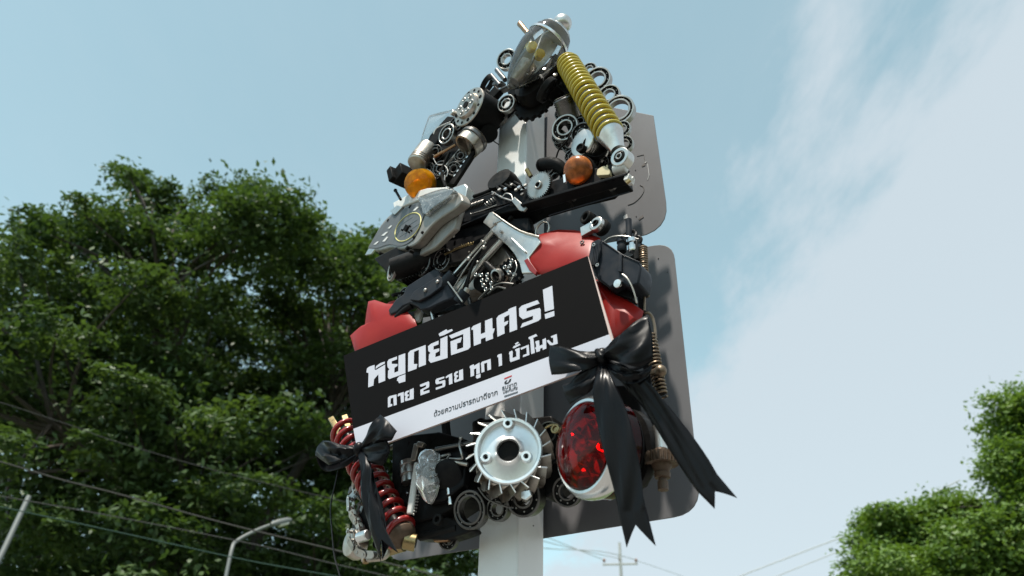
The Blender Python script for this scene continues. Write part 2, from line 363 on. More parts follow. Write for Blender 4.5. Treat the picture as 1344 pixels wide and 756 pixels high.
# ------------------------------------------------------------------ pole and sign panels
PW = 0.1015
pole_base = POLE0 - U * (PW / 2) - NV * (PW / 2); pole_base.z = 0.0
sign = thing('road_sign', pole_base, 'white square steel pole carrying two grey metal traffic sign panels seen from behind', 'road sign')
PTOP = P(690, 118, 0).z
b = MB(); b.box((pole_base.x, pole_base.y, PTOP / 2), U, NV, Z, PW, PW, PTOP)
b.build('pole', 'pole_paint', sign, bevel=0.004)
b = MB(); b.box((pole_base.x, pole_base.y, PTOP + 0.004), U, NV, Z, PW + 0.006, PW + 0.006, 0.008); b.build('pole_cap', 'pole_paint', sign, bevel=0.002)
HB = -PW - 0.012                         # the panels are bolted to brackets on the far side of the pole
def rounded(pts, rad, k=6):
    out = []; n = len(pts)
    for i in range(n):
        p, a, c = pts[i], pts[i - 1], pts[(i + 1) % n]; r = rad[i] if isinstance(rad, (list, tuple)) else rad
        if r <= 0: out.append(p); continue
        d1 = (a - p).normalized(); d2 = (c - p).normalized(); an = d1.angle(d2); t = min(r / math.tan(an / 2), (a - p).length * .45, (c - p).length * .45)
        s_, e_ = p + d1 * t, p + d2 * t
        for j in range(k + 1):
            q = j / k; out.append(s_ * (1 - q) ** 2 + p * 2 * q * (1 - q) + e_ * q * q)
    return out
up = [P(x, y, HB) for x, y in ((596, 168), (690, 118), (857.5, 151.5), (879.5, 303), (735, 330), (585, 352))]
b = MB(); b.prism(rounded(up, [0.02, 0.02, 0.004, 0.075, 0.06, 0.06]), -NV * 0.003)
pu = b.build('sign_panel', 'sign_back', sign, 'upper grey metal panel with tape residue', bevel=0.0008)
lo = [P(x, y, HB) for x, y in ((560, 386), (720, 345), (883, 318), (921, 673), (713.5, 706.5), (505, 739))]
b = MB(); b.prism(rounded(lo, [0.06, 0, 0.06, 0.06, 0, 0.06]), -NV * 0.003)
pl = b.build('sign_panel', 'sign_back', sign, 'lower grey metal panel in shade', bevel=0.0008)
# brackets
for zy in (190, 296, 400, 650):
    c = P(686, zy, HB + 0.007)
    b = MB(); b.box(c, U, Z, NV, PW + 0.05, 0.03, 0.012); b.build('clamp', 'galvanised', sign, bevel=0.001)
# scratches, screws and tape residue on the panels
def mark(pts, hb=HB): return [P(x, y, hb + 0.0006) for x, y in pts]
b = MB(); b.tube(mark([(824, 269), (832, 266), (840, 259), (845, 251), (844, 245), (840, 243)]), 0.0009, 6, smooth=4); b.build('tape_residue', 'residue', pu)
b = MB(); b.tube(mark([(836, 205), (845, 203), (847, 216)]), 0.0006, 6); b.build('tape_residue', 'residue', pu)
b = MB(); b.tube(mark([(850, 215), (852, 230), (850, 236)]), 0.0008, 6); b.build('tape_residue', 'residue_pale', pu)
for m_, q_ in (('residue', ((842, 217), (846, 214), (847, 217), (843, 219))), ('residue', ((838, 287), (844, 282), (845, 285), (839, 289))), ('residue_pale', ((818, 284), (823, 281), (824, 286), (819, 288))), ('residue_pale', ((845, 214), (849, 212), (848, 213.5)))):
    b = MB(); b.prism(mark(q_), NV * 0.0006); b.build('tape_residue', m_, pu)
for x, y, par, hb in ((834, 223, pu, HB), (864, 339, pl, HB), (835, 284, pu, HB), (876, 357, pl, HB), (613, 213, pu, HB), (700, 690, sign, 0)):
    b = MB(); b.ball(P(x, y, hb + .0005), 0.0016, 8, 6); b.build('rivet', 'residue', par)

# ------------------------------------------------------------------ the scrap sculpture
sculpt_base = P(672, 560, 0.0)
scu = thing('scrap_sculpture', sculpt_base, 'triangular sculpture welded from old motorcycle parts, fixed to the front of the white pole', 'sculpture')
VD = lambda x, y, h=0.05: (CAM - P(x, y, h)).normalized()
LD = {}
def bearing(x, y, r, h=0.05, ax=(0, 0, 1), dark=False, wf=0.5, inner=0.54, bore=None, label=None):
    bore = inner - .09 if bore is None else bore
    c = P(x, y, h); k = S(x, y, h) * r * 1.12; a = A(ax[0] + .17, ax[1] - .24, ax[2]); wd = k * wf
    m1 = 'steel_dark' if dark else 'steel'
    b = MB(); b.ring(c, a, k, k * .87, wd, 36); o = b.build('bearing', m1, scu, label)
    b = MB(); b.ring(c, a, k * (inner + .04), k * bore, wd * .98, 32); b.build('inner_ring', m1, o)
    b = MB(); b.ring(c, a, k * .872, k * (inner + .035), wd * .5, 24, 0); b.build('ball_cage', 'rubber', o)
    b = MB(); nb = 9; X, Y, Zz = b.frame(a); rr = k * (.87 + inner + .04) / 2
    for i in range(nb):
        t = math.tau * (i + .3) / nb; b.ball(c + (X * math.cos(t) + Y * math.sin(t)) * rr + Zz * wd * .2, k * .07, 8, 6)
    b.build('bearing_balls', 'steel', o)
    return o
def plain_ring(x, y, r, h, ax, m, name='ring', tf=.18, wf=.3):
    c = P(x, y, h); k = S(x, y, h) * r; b = MB(); b.ring(c, A(*ax), k, k * (1 - tf), k * wf, 32); return b.build(name, m, scu)
def piston(p0, p1, r, m='aluminium', label=None, grooves=True):
    """crown at p0, open skirt at p1 (pixel, pixel, h)"""
    a, c = P(*p0), P(*p1); k = S(*p0) * r; L = (c - a).length
    pr = [(k * .02, 0), (k * .90, 0), (k * .97, L * .03)]
    for g in (.10, .20, .30): pr += [(k, L * g - L * .035), (k * .93, L * g - L * .03), (k * .93, L * g + L * .02), (k, L * g + L * .025)]
    pr += [(k, L), (k * .86, L), (k * .86, L * .42), (k * .02, L * .40)]
    b = MB(); b.lathe(a, c - a, pr, 36, capped=False); o = b.build('piston', m, scu, label)
    b = MB(); X, Y, Zz = b.frame(c - a)
    b.cyl(a + Zz * L * .62 - Y * k * .84, a + Zz * L * .62 + Y * k * .84, k * .24, seg=16); b.build('gudgeon_pin', 'steel', o)
    return o
def hexbolt(x, y, r, h, ax=(0, 0, 1), m='steel_dark', name='bolt', shank=0.0):
    k = S(x, y, h) * r; b = MB(); b.bolt(P(x, y, h), A(*ax), k, k * .8, shank); return b.build(name, m, scu)

# --- welded carrying frame of dark bars behind everything
FR = [((704, 110, .012), (560, 262, .012)), ((712, 100, .012), (822, 226, .012)), ((545, 300, .012), (826, 246, .012)),
      ((560, 320, .012), (600, 700, .012)), ((838, 330, .012), (860, 600, .012)),
      ((500, 420, .012), (840, 370, .012)), ((475, 650, .012), (870, 590, .012))]
for p, q in FR:
    b = MB(); b.bar(P(*p), P(*q), 0.016, 0.016); b.build('frame_bar', 'iron_black', scu, bevel=0.0015)

# --- apex: clear pointed headlamp
tip, end = P(667, 117, .13), P(732, 40, .10)
axd = (end - tip); L = axd.length; k = S(700, 75, .11)
prof = [(0.8, 0), (4.5, .035), (9.5, .09), (15, .18), (21, .30), (26, .45), (29, .60), (29.5, .74), (27.5, .87), (23, .97)]
lamp = MB().lathe(tip, axd, [(r * k, t * L) for r, t in prof], 40, capped=False).build('headlamp', 'clear_plastic', scu, 'clear pointed lamp shell at the apex')
_x, _y, _z = MB().frame(axd); _v = -VD(700, 75); _ra = math.atan2(_v.dot(_y), _v.dot(_x))
b = MB(); b.lathe(tip + axd * .0, axd, [(r * k * .93, t * L) for r, t in prof[2:]], 32, capped=False, a0=_ra - R(34), a1=_ra + R(34))
b.build('reflector', 'reflector_grey', lamp, solid=.001)
b = MB(); b.ring(tip + axd * .80, axd, k * 30.4, k * 28.0, k * 4, 40); b.build('bezel', 'chrome', lamp)
for t in (.30, .52):
    b = MB(); X, Y, Zz = b.frame(axd)
    for q in range(3):
        an = R(200 + 45 * q); d = X * math.cos(an) + Y * math.sin(an)
        b.tube([tip + axd * u_ + d * (k * rr) for u_, rr in ((.10, 9.5), (.3, 21.5), (.55, 28.6), (.78, 29.6))], k * .7, 6, smooth=4)
b.build('lens_rib', 'clear_plastic', lamp)
for (x, y, r) in ((698, 62, 6.5), (708, 72, 6.5)):
    b = MB(); c = P(x, y, .125); b.cyl(c - A(.5, -.25, .4) * k * 6, c + A(.5, -.25, .4) * k * 6, k * r, seg=18, cb=k * 1.2); b.build('bulb', 'bulb_yellow', lamp)
b = MB(); b.tube([P(722, 40, .13), P(712, 47, .13), P(703, 70, .13), P(692, 98, .13)], k * 1.4, 8, smooth=4); b.build('filament_rod', 'steel', lamp)
b = MB(); b.lathe(tip, axd, [(8 * k, .12 * L), (11 * k, .2 * L), (12 * k, .42 * L), (4 * k, .45 * L)], 20); b.build('bulb_holder', 'aluminium_dirty', lamp)
b = MB(); b.lathe(tip, axd, [(23.5 * k, .955 * L), (20 * k, 1.0 * L), (10 * k, 1.03 * L)], 32); b.build('lamp_back', 'aluminium', lamp)
b = MB(); b.ball(P(738, 31, .10), k * 12.6, 24, 16); b.lathe(P(728, 43, .10), axd, [(k * 11.5, 0), (k * 13.4, k * 3), (k * 13.4, k * 6), (k * 11, k * 8)], 28)
b.build('lamp_cap', 'aluminium', lamp)
b = MB(); b.cyl(P(697, 49, .10), P(682, 31, .10), k * 3.2, k * 4.2, 12, k); b.build('bolt', 'copper_bronze', scu, 'small brown bolt sticking out beside the lamp')
# dark hub under the lamp
hub = MB()
hub.lathe(P(704, 126, .035), A(.05, .1, 1), [(.010, .0), (.049, 0), (.052, .02), (.046, .045), (.03, .05)], 32)
hub.build('hub_casting', 'iron_black', scu)
b = MB(); b.gear(P(703, 133, .03), A(0, 0, 1), S(703, 133) * 31, 0, .012, 17, S(703, 133) * 3.5, .012); b.build('sprocket', 'iron_black', scu)
for (x, y, w_, hh, an) in ((722, 98, 30, 20, 20), (706, 118, 36, 14, -10), (724, 121, 20, 20, 40), (683, 122, 26, 14, 15), (733, 84, 14, 16, 30)):
    q = S(x, y, .06); b = MB(); d = A(math.cos(R(an)), math.sin(R(an)), .1); e = A(-math.sin(R(an)), math.cos(R(an)), .15)
    b.box(P(x, y, .055), d, e, d.cross(e), w_ * q, hh * q, .045); b.build('bracket', 'iron_black', scu, bevel=.003)
b = MB(); X0 = P(718, 118, .095); b.ring(X0, A(-.6, .6, .6), S(718, 118) * 17, S(718, 118) * 14, .016, 32); b.ring(X0, A(-.6, .6, .6), S(718, 118) * 13, S(718, 118) * 3, .006, 32); b.build('pulley', 'iron_black', scu)
for (x, y) in ((731, 84), (737, 93), (729, 99), (722, 108), (715, 92)): hexbolt(x, y, 3, .085, (.3, .2, 1), 'steel')
for (x, y, r) in ((657, 98, 2.2), (650, 105, 2)):
    b = MB(); b.cyl(P(x - 5, y - 6, .06), P(x + 6, y + 7, .07), S(x, y) * r * 1.4, seg=10); b.build('stud', 'steel_dark', scu)
piston((741, 128, .10), (752, 156, .055), 17, 'steel_dark', 'black piston with pale crown')
b = MB(); b.lathe(P(740.5, 127, .1015), P(741, 128, .10) - P(752, 156, .055), [(0.001, .0005), (S(741, 128, .1) * 14, .0005), (S(741, 128, .1) * 14, .0015), (.001, .0015)], 30); b.build('crown_plate', 'chrome', scu)
bearing(666, 79, 13, .06, (-.1, -.1, 1))
bearing(665.5, 137, 11.5, .085, (-.1, 0, 1))
plain_ring(640, 110, 13, .05, (-.6, .55, .6), 'iron_black', 'piston_ring', .14, .55)
for (x, y, w_, hh, an) in ((655, 111, 18, 5, -28), (660, 119, 24, 3, -10), (648, 126, 22, 14, 30), (676, 120, 14, 8, -30), (640, 128, 16, 12, 40)):
    q = S(x, y, .07); b = MB(); d = A(math.cos(R(an)), math.sin(R(an)), .1); e = A(-math.sin(R(an)), math.cos(R(an)), .15)
    b.box(P(x, y, .06), d, e, d.cross(e), w_ * q, hh * q, .022); b.build('strap', 'steel_dark' if hh < 7 else 'iron_black', scu, bevel=.002)

# --- clutch drum on the left leg
cc = P(615, 140, .135); q = S(615, 140, .12); ca = A(-.22, -.05, 1)
drum = MB().lathe(cc - ca * .085, ca, [(.01, 0), (27 * q, 0), (28 * q, .004), (28 * q, .078), (25.5 * q, .083)], 48).build('clutch_drum', 'iron_black', scu)
b = MB(); b.lathe(cc - ca * .004, ca, [(4.5 * q, 0), (27.2 * q, 0), (28.3 * q, .002), (27.6 * q, .005), (19 * q, .006), (18.5 * q, .010), (17.5 * q, .0155), (5.5 * q, .0155), (4.5 * q, .0145)], 48, closed=True); b.build('clutch_face', 'aluminium_dirty', drum)
b = MB(); X, Y, Zz = b.frame(ca)
for i in range(6): t = math.tau * i / 6 + .3; b.ring(cc + (X * math.cos(t) + Y * math.sin(t)) * 11.6 * q + Zz * .0118, ca, 3.2 * q, 1.5 * q, .003, 16)
b.build('spring_seat', 'steel', drum)
b = MB()
for i in range(12): t = math.tau * i / 12; b.cyl(cc + (X * math.cos(t) + Y * math.sin(t)) * 23.3 * q + Zz * .001, cc + (X * math.cos(t) + Y * math.sin(t)) * 23.3 * q + Zz * .0026, (2.0 if i % 3 else 2.7) * q, seg=10)
b.cyl(cc + Zz * .002, cc + Zz * .0135, 4.6 * q, seg=20); b.build('drilled_hole', 'rubber', drum)
b = MB(); b.lathe(P(597, 150, .125), ca, [(3.6 * q, 0), (3.6 * q, .012), (2.6 * q, .014)], 14); b.build('clip', 'aluminium', drum)
bearing(643, 159, 9, .075, (0, 0, 1), True); bearing(655, 155, 10, .06, (0, 0, 1), True)
plain_ring(642, 175, 12, .05, (-.3, .4, .8), 'iron_black', 'pulley', .3, .8); b = MB(); b.cyl(P(640, 177, .02), P(642, 175, .075), S(642, 175) * 11, seg=24); b.build('roller', 'rubber', scu)
b = MB(); b.cyl(P(636, 168, .05), P(612, 150, .03), S(625, 160) * 16, seg=24); b.build('cylinder_sleeve', 'iron_black', scu)
piston((626, 180, .095), (612, 193, .11), 18, 'aluminium_dirty', 'brown stained piston below the clutch drum')
b = MB(); b.ring(P(622, 183, .10), P(626, 180, .095) - P(612, 193, .11), S(622, 183, .1) * 19.4, S(622, 183, .1) * 16, .012, 32); b.build('piston_ring', 'steel_dark', scu)
b = MB(); c = P(608, 178, .125); b.box(c, A(.6, .6, 0), A(-.6, .6, 0), A(0, 0, 1), .019, .014, .01); o = b.build('buckle', 'steel', scu, bevel=.002)
b = MB(); b.box(c + NV * .005, A(.6, .6, 0), A(-.6, .6, 0), A(0, 0, 1), .011, .008, .003); b.build('buckle_slot', 'rubber', o)
bearing(588, 177, 13, .10, (-.3, .1, .9), False, .5)
b = MB(); b.tube([P(640, 180, .03), P(655, 190, .0)], .0016, 8); b.build('wire', 'rubber', scu)
# leg casing with pierced edge
b = MB(); b.prism([P(x, y, .02) for x, y in ((577, 190), (600, 165), (640, 170), (632, 190), (597, 247), (566, 250), (562, 232))], NV * .05); b.build('dark_leg_backing', 'iron_black', scu, bevel=.003)
b = MB(); b.prism([P(x, y, .072) for x, y in ((627, 195), (634, 191), (599, 245), (591, 245))], NV * .012); leg = b.build('pierced_rail', 'iron_black', scu, bevel=.0015)
b = MB()
for i in range(5): x = 613 - i * 4.1; y = 206 + i * 6.1; b.bar(P(x - 1, y + 1.3, .0845), P(x + 1.2, y - 1.4, .0845), .0045, .002)
b.build('slot', 'aluminium_bright', leg)
for (p, r, m) in (([(607, 192, .09), (586, 217, .085)], 1.6, 'steel'), ([(598, 190, .09), (570, 206, .09)], 2.0, 'copper_bronze'), ([(583, 172, .08), (560, 208, .07)], 2.4, 'iron_black'), ([(590, 200, .1), (580, 225, .1), (585, 245, .1)], 2.2, 'rubber'),
                  ([(569, 208, .1), (574, 216, .1), (583, 217, .1), (588, 224, .1), (586, 232, .1)], .8, 'steel'), ([(584, 230, .1), (584, 243, .1), (590, 247, .1)], 1.0, 'steel')):
    b = MB(); b.tube([P(*w_) for w_ in p], S(590, 210, .09) * r, 8, smooth=4 if len(p) > 2 else 0); b.build('rod' if len(p) == 2 else 'cable', m, scu)
b = MB(); b.bar(P(577, 229, .10), P(582, 224, .10), .008, .004); b.build('clip', 'chrome', scu)
bearing(579, 222, 10, .08, (0, 0, 1), True)
# clear plastic cover behind the left leg
cv = [P(x, y, hh) for x, y, hh in ((602, 143, .055), (568, 151, .07), (562, 158, .075), (553, 186, .07), (560, 200, .05), (592, 178, .03))]
b = MB(); n_ = len(cv); ctr = sum(cv, Vector()) / n_ + NV * .012
inner = [ctr + (p - ctr) * .7 + NV * .01 for p in cv]
b.add(cv + inner + [ctr + NV * .012], [(i, (i + 1) % n_, n_ + (i + 1) % n_, n_ + i) for i in range(n_)] + [(n_ + i, n_ + (i + 1) % n_, 2 * n_) for i in range(n_)])
b.build('lamp_cover', 'clear_hazy', scu, 'clear plastic lamp cover behind the left leg')
b = MB(); b.tube([p + NV * .001 for p in cv[:5]], .0016, 8, smooth=3); b.tube([p + NV * .001 for p in inner[:4]], .0012, 6, smooth=3); b.build('cover_edge', 'clear_fogged', scu)
b = MB(); b.tube([P(569, 176, .09), P(574, 168, .09), P(592, 160, .09)], .0022, 8, smooth=5); b.build('cover_rim', 'white_plastic', scu)
# left foot: ribbed piston, black relay, amber lamp
piston((547, 216, .11), (562, 195, .085), 14, 'aluminium_dirty', 'ribbed piston above the amber lamp')
b = MB(); X = A(.80, .30, .2); Y = A(-.25, .95, .1); b.box(P(529, 231, .09), X, Y, X.cross(Y), .048, .046, .05); b.box(P(520, 232, .098), X, Y, X.cross(Y), .022, .050, .052); b.build('relay_box', 'rubber', scu, bevel=.003)
ac, aa = P(549, 241, .10), A(.12, -.42, .88); q = S(547, 240, .1)
al = MB().lathe(ac - aa * .02, aa, [(21.5 * q, 0), (22 * q, .006), (20.5 * q, .018), (18 * q, .033), (10 * q, .043), (.5 * q, .047)], 36, capped=False).build('indicator_lens', 'amber_lens', scu, 'bright amber indicator lens on the left foot')
b = MB(); b.lathe(ac - aa * .022, aa, [(2 * q, .006), (15 * q, .004), (20 * q, .018)], 28, capped=False); b.build('reflector', 'white_plastic', al)
b = MB(); b.ball(ac + aa * .002, 6 * q, 14, 10); b.build('bulb', 'bulb_yellow', al)
b = MB(); b.lathe(ac - aa * .045, aa, [(10 * q, 0), (20 * q, .012), (22.4 * q, .026), (20 * q, .026)], 32); b.build('indicator_body', 'chrome', al)
b = MB(); b.cyl(P(519, 250, .08), P(526, 262, .09), .004, seg=10); b.ball(P(519, 250, .08), .006, 10, 8); b.build('stem', 'rubber', scu)

# --- right leg: yellow shock absorber and bearings
s0, s1 = P(746, 84, .12), P(801, 176, .125); k = S(770, 130, .12); sx = (s1 - s0).normalized(); SL = (s1 - s0).length
ys = MB().coil(s0, s1, 14.6 * k, 2.75 * k, 17.5, 10, 26, lambda t: (0.42 * t / .52 if t < .52 else .42 + .58 * (t - .52) / .48) , 16.2 * k).build('coil_spring', 'yellow_paint', scu, 'yellow coil spring of the shock absorber')
b = MB(); b.cyl(s0 - sx * .012, s1, 9.5 * k, seg=20); b.build('damper_tube', 'steel', ys)
b = MB(); b.lathe(s0 - sx * .014, sx, [(5 * k, 0), (15 * k, .002), (16 * k, .008), (9 * k, .010)], 28); b.build('spring_seat', 'yellow_paint', ys)
e0 = P(817, 209, .115)
b = MB(); b.lathe(s1 - sx * .012, (e0 - s1).normalized(), [(9 * k, 0), (16.5 * k, .002), (17 * k, .010), (15.5 * k, .020), (10.5 * k, .052), (9 * k, .068)], 32); b.build('damper_body', 'aluminium', ys)
ea = A(-.10, -.12, 1); b = MB(); b.ring(e0, ea, 12.5 * k, 7.2 * k, 15 * k, 32); b.build('eyelet', 'aluminium', ys)
b = MB(); b.ring(e0 + ea * .002, ea, 7.3 * k, 4.2 * k, 14 * k, 24); b.build('bushing', 'rubber', ys)
b = MB(); b.ring(e0 + ea * .003, ea, 4.4 * k, 2.6 * k, 15 * k, 20); b.build('sleeve', 'steel', ys)
bearing(785, 106, 16.5, .045, inner=.62); bearing(800, 126, 13.5, .055, inner=.56); bearing(813, 146, 19, .05, inner=.72)
bearing(817, 170, 10.5, .05); bearing(820, 190, 11, .05); bearing(774, 92, 9, .04)
bearing(743, 169, 17, .075, (-.1, 0, 1), inner=.58); bearing(765, 176, 14, .08, (-.1, 0, 1), True, inner=.42); b = MB(); b.ring(P(766, 176, .088), A(-.1, 0, 1), S(766, 176, .08) * 7, S(766, 176, .08) * 4, .01, 24); b.build('bushing', 'steel', scu)
bearing(758, 150, 12, .04, (0, 0, 1), True); bearing(749, 190, 11, .05, (0, 0, 1), True)
piston((763, 187, .12), (785, 200, .06), 20, 'aluminium', 'silver piston with its gudgeon pin hole showing')
b = MB(); pc = P(763, 195, .125); b.ring(pc, A(-.1, -.1, 1), S(763, 195, .12) * 6.2, S(763, 195, .12) * 4.2, .014, 24); b.cyl(pc - NV * .01, pc + NV * .004, S(763, 195, .12) * 4.2, seg=20); b.build('gudgeon_hole', 'rubber', scu)
b = MB(); b.lathe(P(782, 202, .075), A(.4, -.2, .8), [(.004, .0), (.018, .0), (.030, .02), (.032, .04), (.029, .04), (.026, .018), (.004, .01)], 32); b.build('rubber_cup', 'rubber', scu)
b = MB(); b.tube([P(750, 173, .1), P(744, 185, .1), P(734, 196, .09), P(730, 207, .08)], .0022, 8, smooth=4); b.build('cable', 'rubber', scu)
b = MB(); b.bar(P(748, 108, .03), P(812, 225, .03), .034, .03); b.build('frame_bar', 'iron_black', scu, bevel=.003)
for (x, y, r) in ((778, 178, 11), (790, 196, 12), (776, 160, 10), (738, 186, 10), (806, 204, 9)): bearing(x, y, r, .04, (0, 0, 1), True)
b = MB(); b.prism([P(x, y, .012) for x, y in ((728, 112), (757, 104), (783, 138), (806, 176), (824, 212), (792, 226), (764, 204), (746, 168))], NV * .022); b.build('dark_leg_backing', 'iron_black', scu, bevel=.003)  # black slab added behind the bearings so the gaps between them look dark
for (x, y, r, h) in ((600, 163, 9, .10), (572, 200, 9, .085), (563, 222, 8, .08), (648, 139, 8, .075), (634, 150, 8, .08), (734, 180, 9, .06), (752, 206, 10, .06), (790, 214, 9, .06), (738, 150, 9, .05), (762, 160, 9, .06), (596, 222, 9, .085), (605, 205, 8, .085), (725, 226, 9, .07)): bearing(x, y, r, h, (rnd.uniform(-.1, .1), rnd.uniform(-.1, .1), 1), True)
# right amber lamp and black bends
oc, oa = P(757, 223, .125), A(.0, -.45, .88); q = S(758, 222, .12)
ol = MB().lathe(oc - oa * .016, oa, [(19.5 * q, 0), (20 * q, .008), (18.5 * q, .02), (13 * q, .029), (6 * q, .033), (.4 * q, .034)], 36, capped=False).build('indicator_lens', 'amber_lens_old', scu, 'faded orange indicator lens on the right of the crossbar')
b = MB(); b.lathe(oc - oa * .02, oa, [(1 * q, 0), (18 * q, .002), (18.5 * q, .016)], 28, capped=False); b.build('reflector', 'white_plastic', ol)
b = MB(); b.lathe(oc - oa * .062, oa, [(11 * q, 0), (18 * q, .008), (21 * q, .03), (21 * q, .048), (19 * q, .05)], 32); b.build('indicator_body', 'rubber', ol)
b = MB(); b.tube([P(712, 216, .08), P(722, 214, .09), P(733, 217, .09), P(741, 226, .08)], [.017, .0175, .018, .015], 20, smooth=4); b.ring(P(712, 217, .08), P(712, 216, .08) - P(722, 214, .09), .019, .012, .008, 24); b.build('rubber_elbow', 'rubber', scu)
b = MB(); b.bar(P(741, 230, .13), P(742, 240, .13), .006, .006); b.build('pin', 'aluminium_bright', scu)
b = MB(); g0 = P(708, 244, .115); b.gear(g0, A(-.1, -.15, 1), S(708, 244, .11) * 19.5, 0, .008, 40, S(708, 244, .11) * 2.2, .008); gear = b.build('gear', 'steel', scu, 'round toothed gear on the crossbar')
b = MB(); b.ring(g0 + A(-.1, -.15, 1) * .005, A(-.1, -.15, 1), .0105, .0065, .008, 24); b.build('hub', 'steel', gear)
b = MB(); b.cyl(P(697, 232, .08), P(691, 222, .09), .0062, seg=14, cb=.001); b.build('bolt', 'brass', scu, 'small brass bolt above the toothed gear')
b = MB(); b.prism(rounded([P(x, y, .11) for x, y in ((786, 234), (787, 226), (796, 221), (803, 226), (804, 233))], .006), NV * .012); b.bar(P(797, 222, .118), P(797, 217, .118), .004, .004); b.build('stopper', 'cream_plastic', scu, bevel=.001)
b = MB(); b.cyl(P(806, 224, .11), P(822, 219, .11), .0135, seg=20, cb=.002); b.build('cap', 'white_plastic', scu)
b = MB(); b.bar(P(822, 232, .125), P(830, 240, .1), .016, .012); b.bar(P(824, 240, .115), P(831, 233, .11), .008, .008); b.build('torn_edge', 'white_plastic', scu, bevel=.001)
b = MB(); b.bar(P(822, 240, .13), P(827, 236, .13), .008, .006); b.build('clip', 'brass', scu)
for (x, y, r) in ((730, 234, 11), (740, 246, 10), (727, 250, 9), (778, 214, 10)): bearing(x, y, r, .07, (0, 0, 1), True)

# --- crossbar: black plastic trough
tr = MB()
tr.prism([P(x, y, .03) for x, y in ((582, 318), (640, 283), (683, 268), (700, 271), (829, 236), (832, 252), (812, 258), (808, 262), (770, 271), (716, 287), (700, 296), (655, 306), (600, 318))], NV * .075)
tray = tr.build('crossbar_trough', 'plastic_black', scu, 'long black plastic trough forming the crossbar', bevel=.003)
b = MB(); b.bar(P(688, 273, .11), P(828, 233, .11), .007, .034); b.bar(P(617, 281, .11), P(680, 264, .11), .0025, .006); b.build('flange', 'plastic_black', tray, bevel=.0015)
b = MB(); b.tube([P(590, 303, .11), P(640, 281, .11), P(675, 266, .112)], .0018, 6); b.build('rim', 'plastic_slate', tray); b = MB(); b.tube([P(720, 283, .108), P(770, 268, .108), P(826, 252, .108)], .0012, 6); b.build('rim', 'plastic_slate', tray)
b = MB(); b.prism([P(x, y, .113) for x, y in ((672, 264), (677, 260), (693, 274), (689, 279), (683, 278))], NV * .006); b.build('bracket', 'steel', scu, bevel=.001)
b = MB(); b.tube([P(646, 252, .1), P(660, 260, .115), P(672, 264, .115)], .003, 8); b.tube([P(660, 258, .118), P(664, 254, .118), P(671, 256, .118), P(673, 263, .118)], .0018, 8, smooth=4); b.build('lever', 'steel', scu)
b = MB(); b.lathe(P(668, 252, .05), A(0, .25, 1), [(.002, .0), (.042, 0), (.042, .03), (.036, .05), (.002, .052)], 30); b.build('engine_cover', 'iron_black', scu)
for i in range(5):
    b = MB(); b.bar(P(653 + i * 6, 247 - i * 1.6, .105), P(662 + i * 6, 252 - i * 1.6, .105), .005, .02); b.build('cooling_fin', 'iron_black', scu, bevel=.001)
for (x, y, r, m) in ((664, 249, 3, 'chrome'), (678, 250, 3, 'steel'), (682, 247, 3.4, 'chrome'), (690, 244, 3, 'steel'), (656, 250, 3, 'steel'), (672, 243, 2.5, 'steel'), (686, 256, 3, 'steel_dark'), (648, 256, 3, 'steel_dark')): hexbolt(x, y, r, .112, (.1, .3, 1), m)
b = MB()
b.tube([P(622, 258, .09), P(634, 254, .095), P(646, 249, .095), P(655, 247, .09)], .0055, 10, smooth=4); b.build('hose', 'rubber', scu)
b = MB(); b.tube([P(620, 264, .09), P(640, 256, .095), P(655, 252, .1)], .005, 10, smooth=4); b.build('hose', 'rubber', scu)
b = MB(); b.cyl(P(612, 275, .10), P(638, 266, .10), .010, seg=20); b.build('threaded_rod', 'iron_black', scu)
b = MB(); b.coil(P(612, 275, .10), P(638, 266, .10), .0108, .0011, 14, 6, 16); b.build('thread', 'steel_dark', scu)
b = MB(); b.coil(P(638, 270, .11), P(650, 261, .11), .007, .0013, 4.5, 7, 18); b.build('small_spring', 'steel', scu)
b = MB(); b.tube([P(618, 281, .118), P(634, 276, .118), P(652, 269, .118)], .0012, 8); b.ball(P(618, 281, .118), .003, 10, 8); b.build('rod', 'steel', scu)
b = MB(); b.prism([P(x, y, .07) for x, y in ((604, 255), (620, 250), (624, 254), (621, 268), (613, 274), (604, 268))], NV * .035); cb = b.build('carburettor_flange', 'aluminium', scu, bevel=.003); b = MB(); b.bolt(P(612, 262, .106), NV, .006, .004); b.build('screw', 'steel_dark', cb)
b = MB(); b.gear(P(601, 279, .10), A(-.2, .1, 1), S(600, 279) * 11, 0, .012, 22, S(600, 279) * 1.5, .005); b.build('gear', 'iron_black', scu); hexbolt(606, 277, 2.6, .113, (0, 0, 1), 'aluminium')
for (x, y, r) in ((596, 293, 9), (640, 262, 9), (632, 270, 8), (650, 268, 8), (700, 262, 9)): bearing(x, y, r, .06, (0, 0, 1), True)

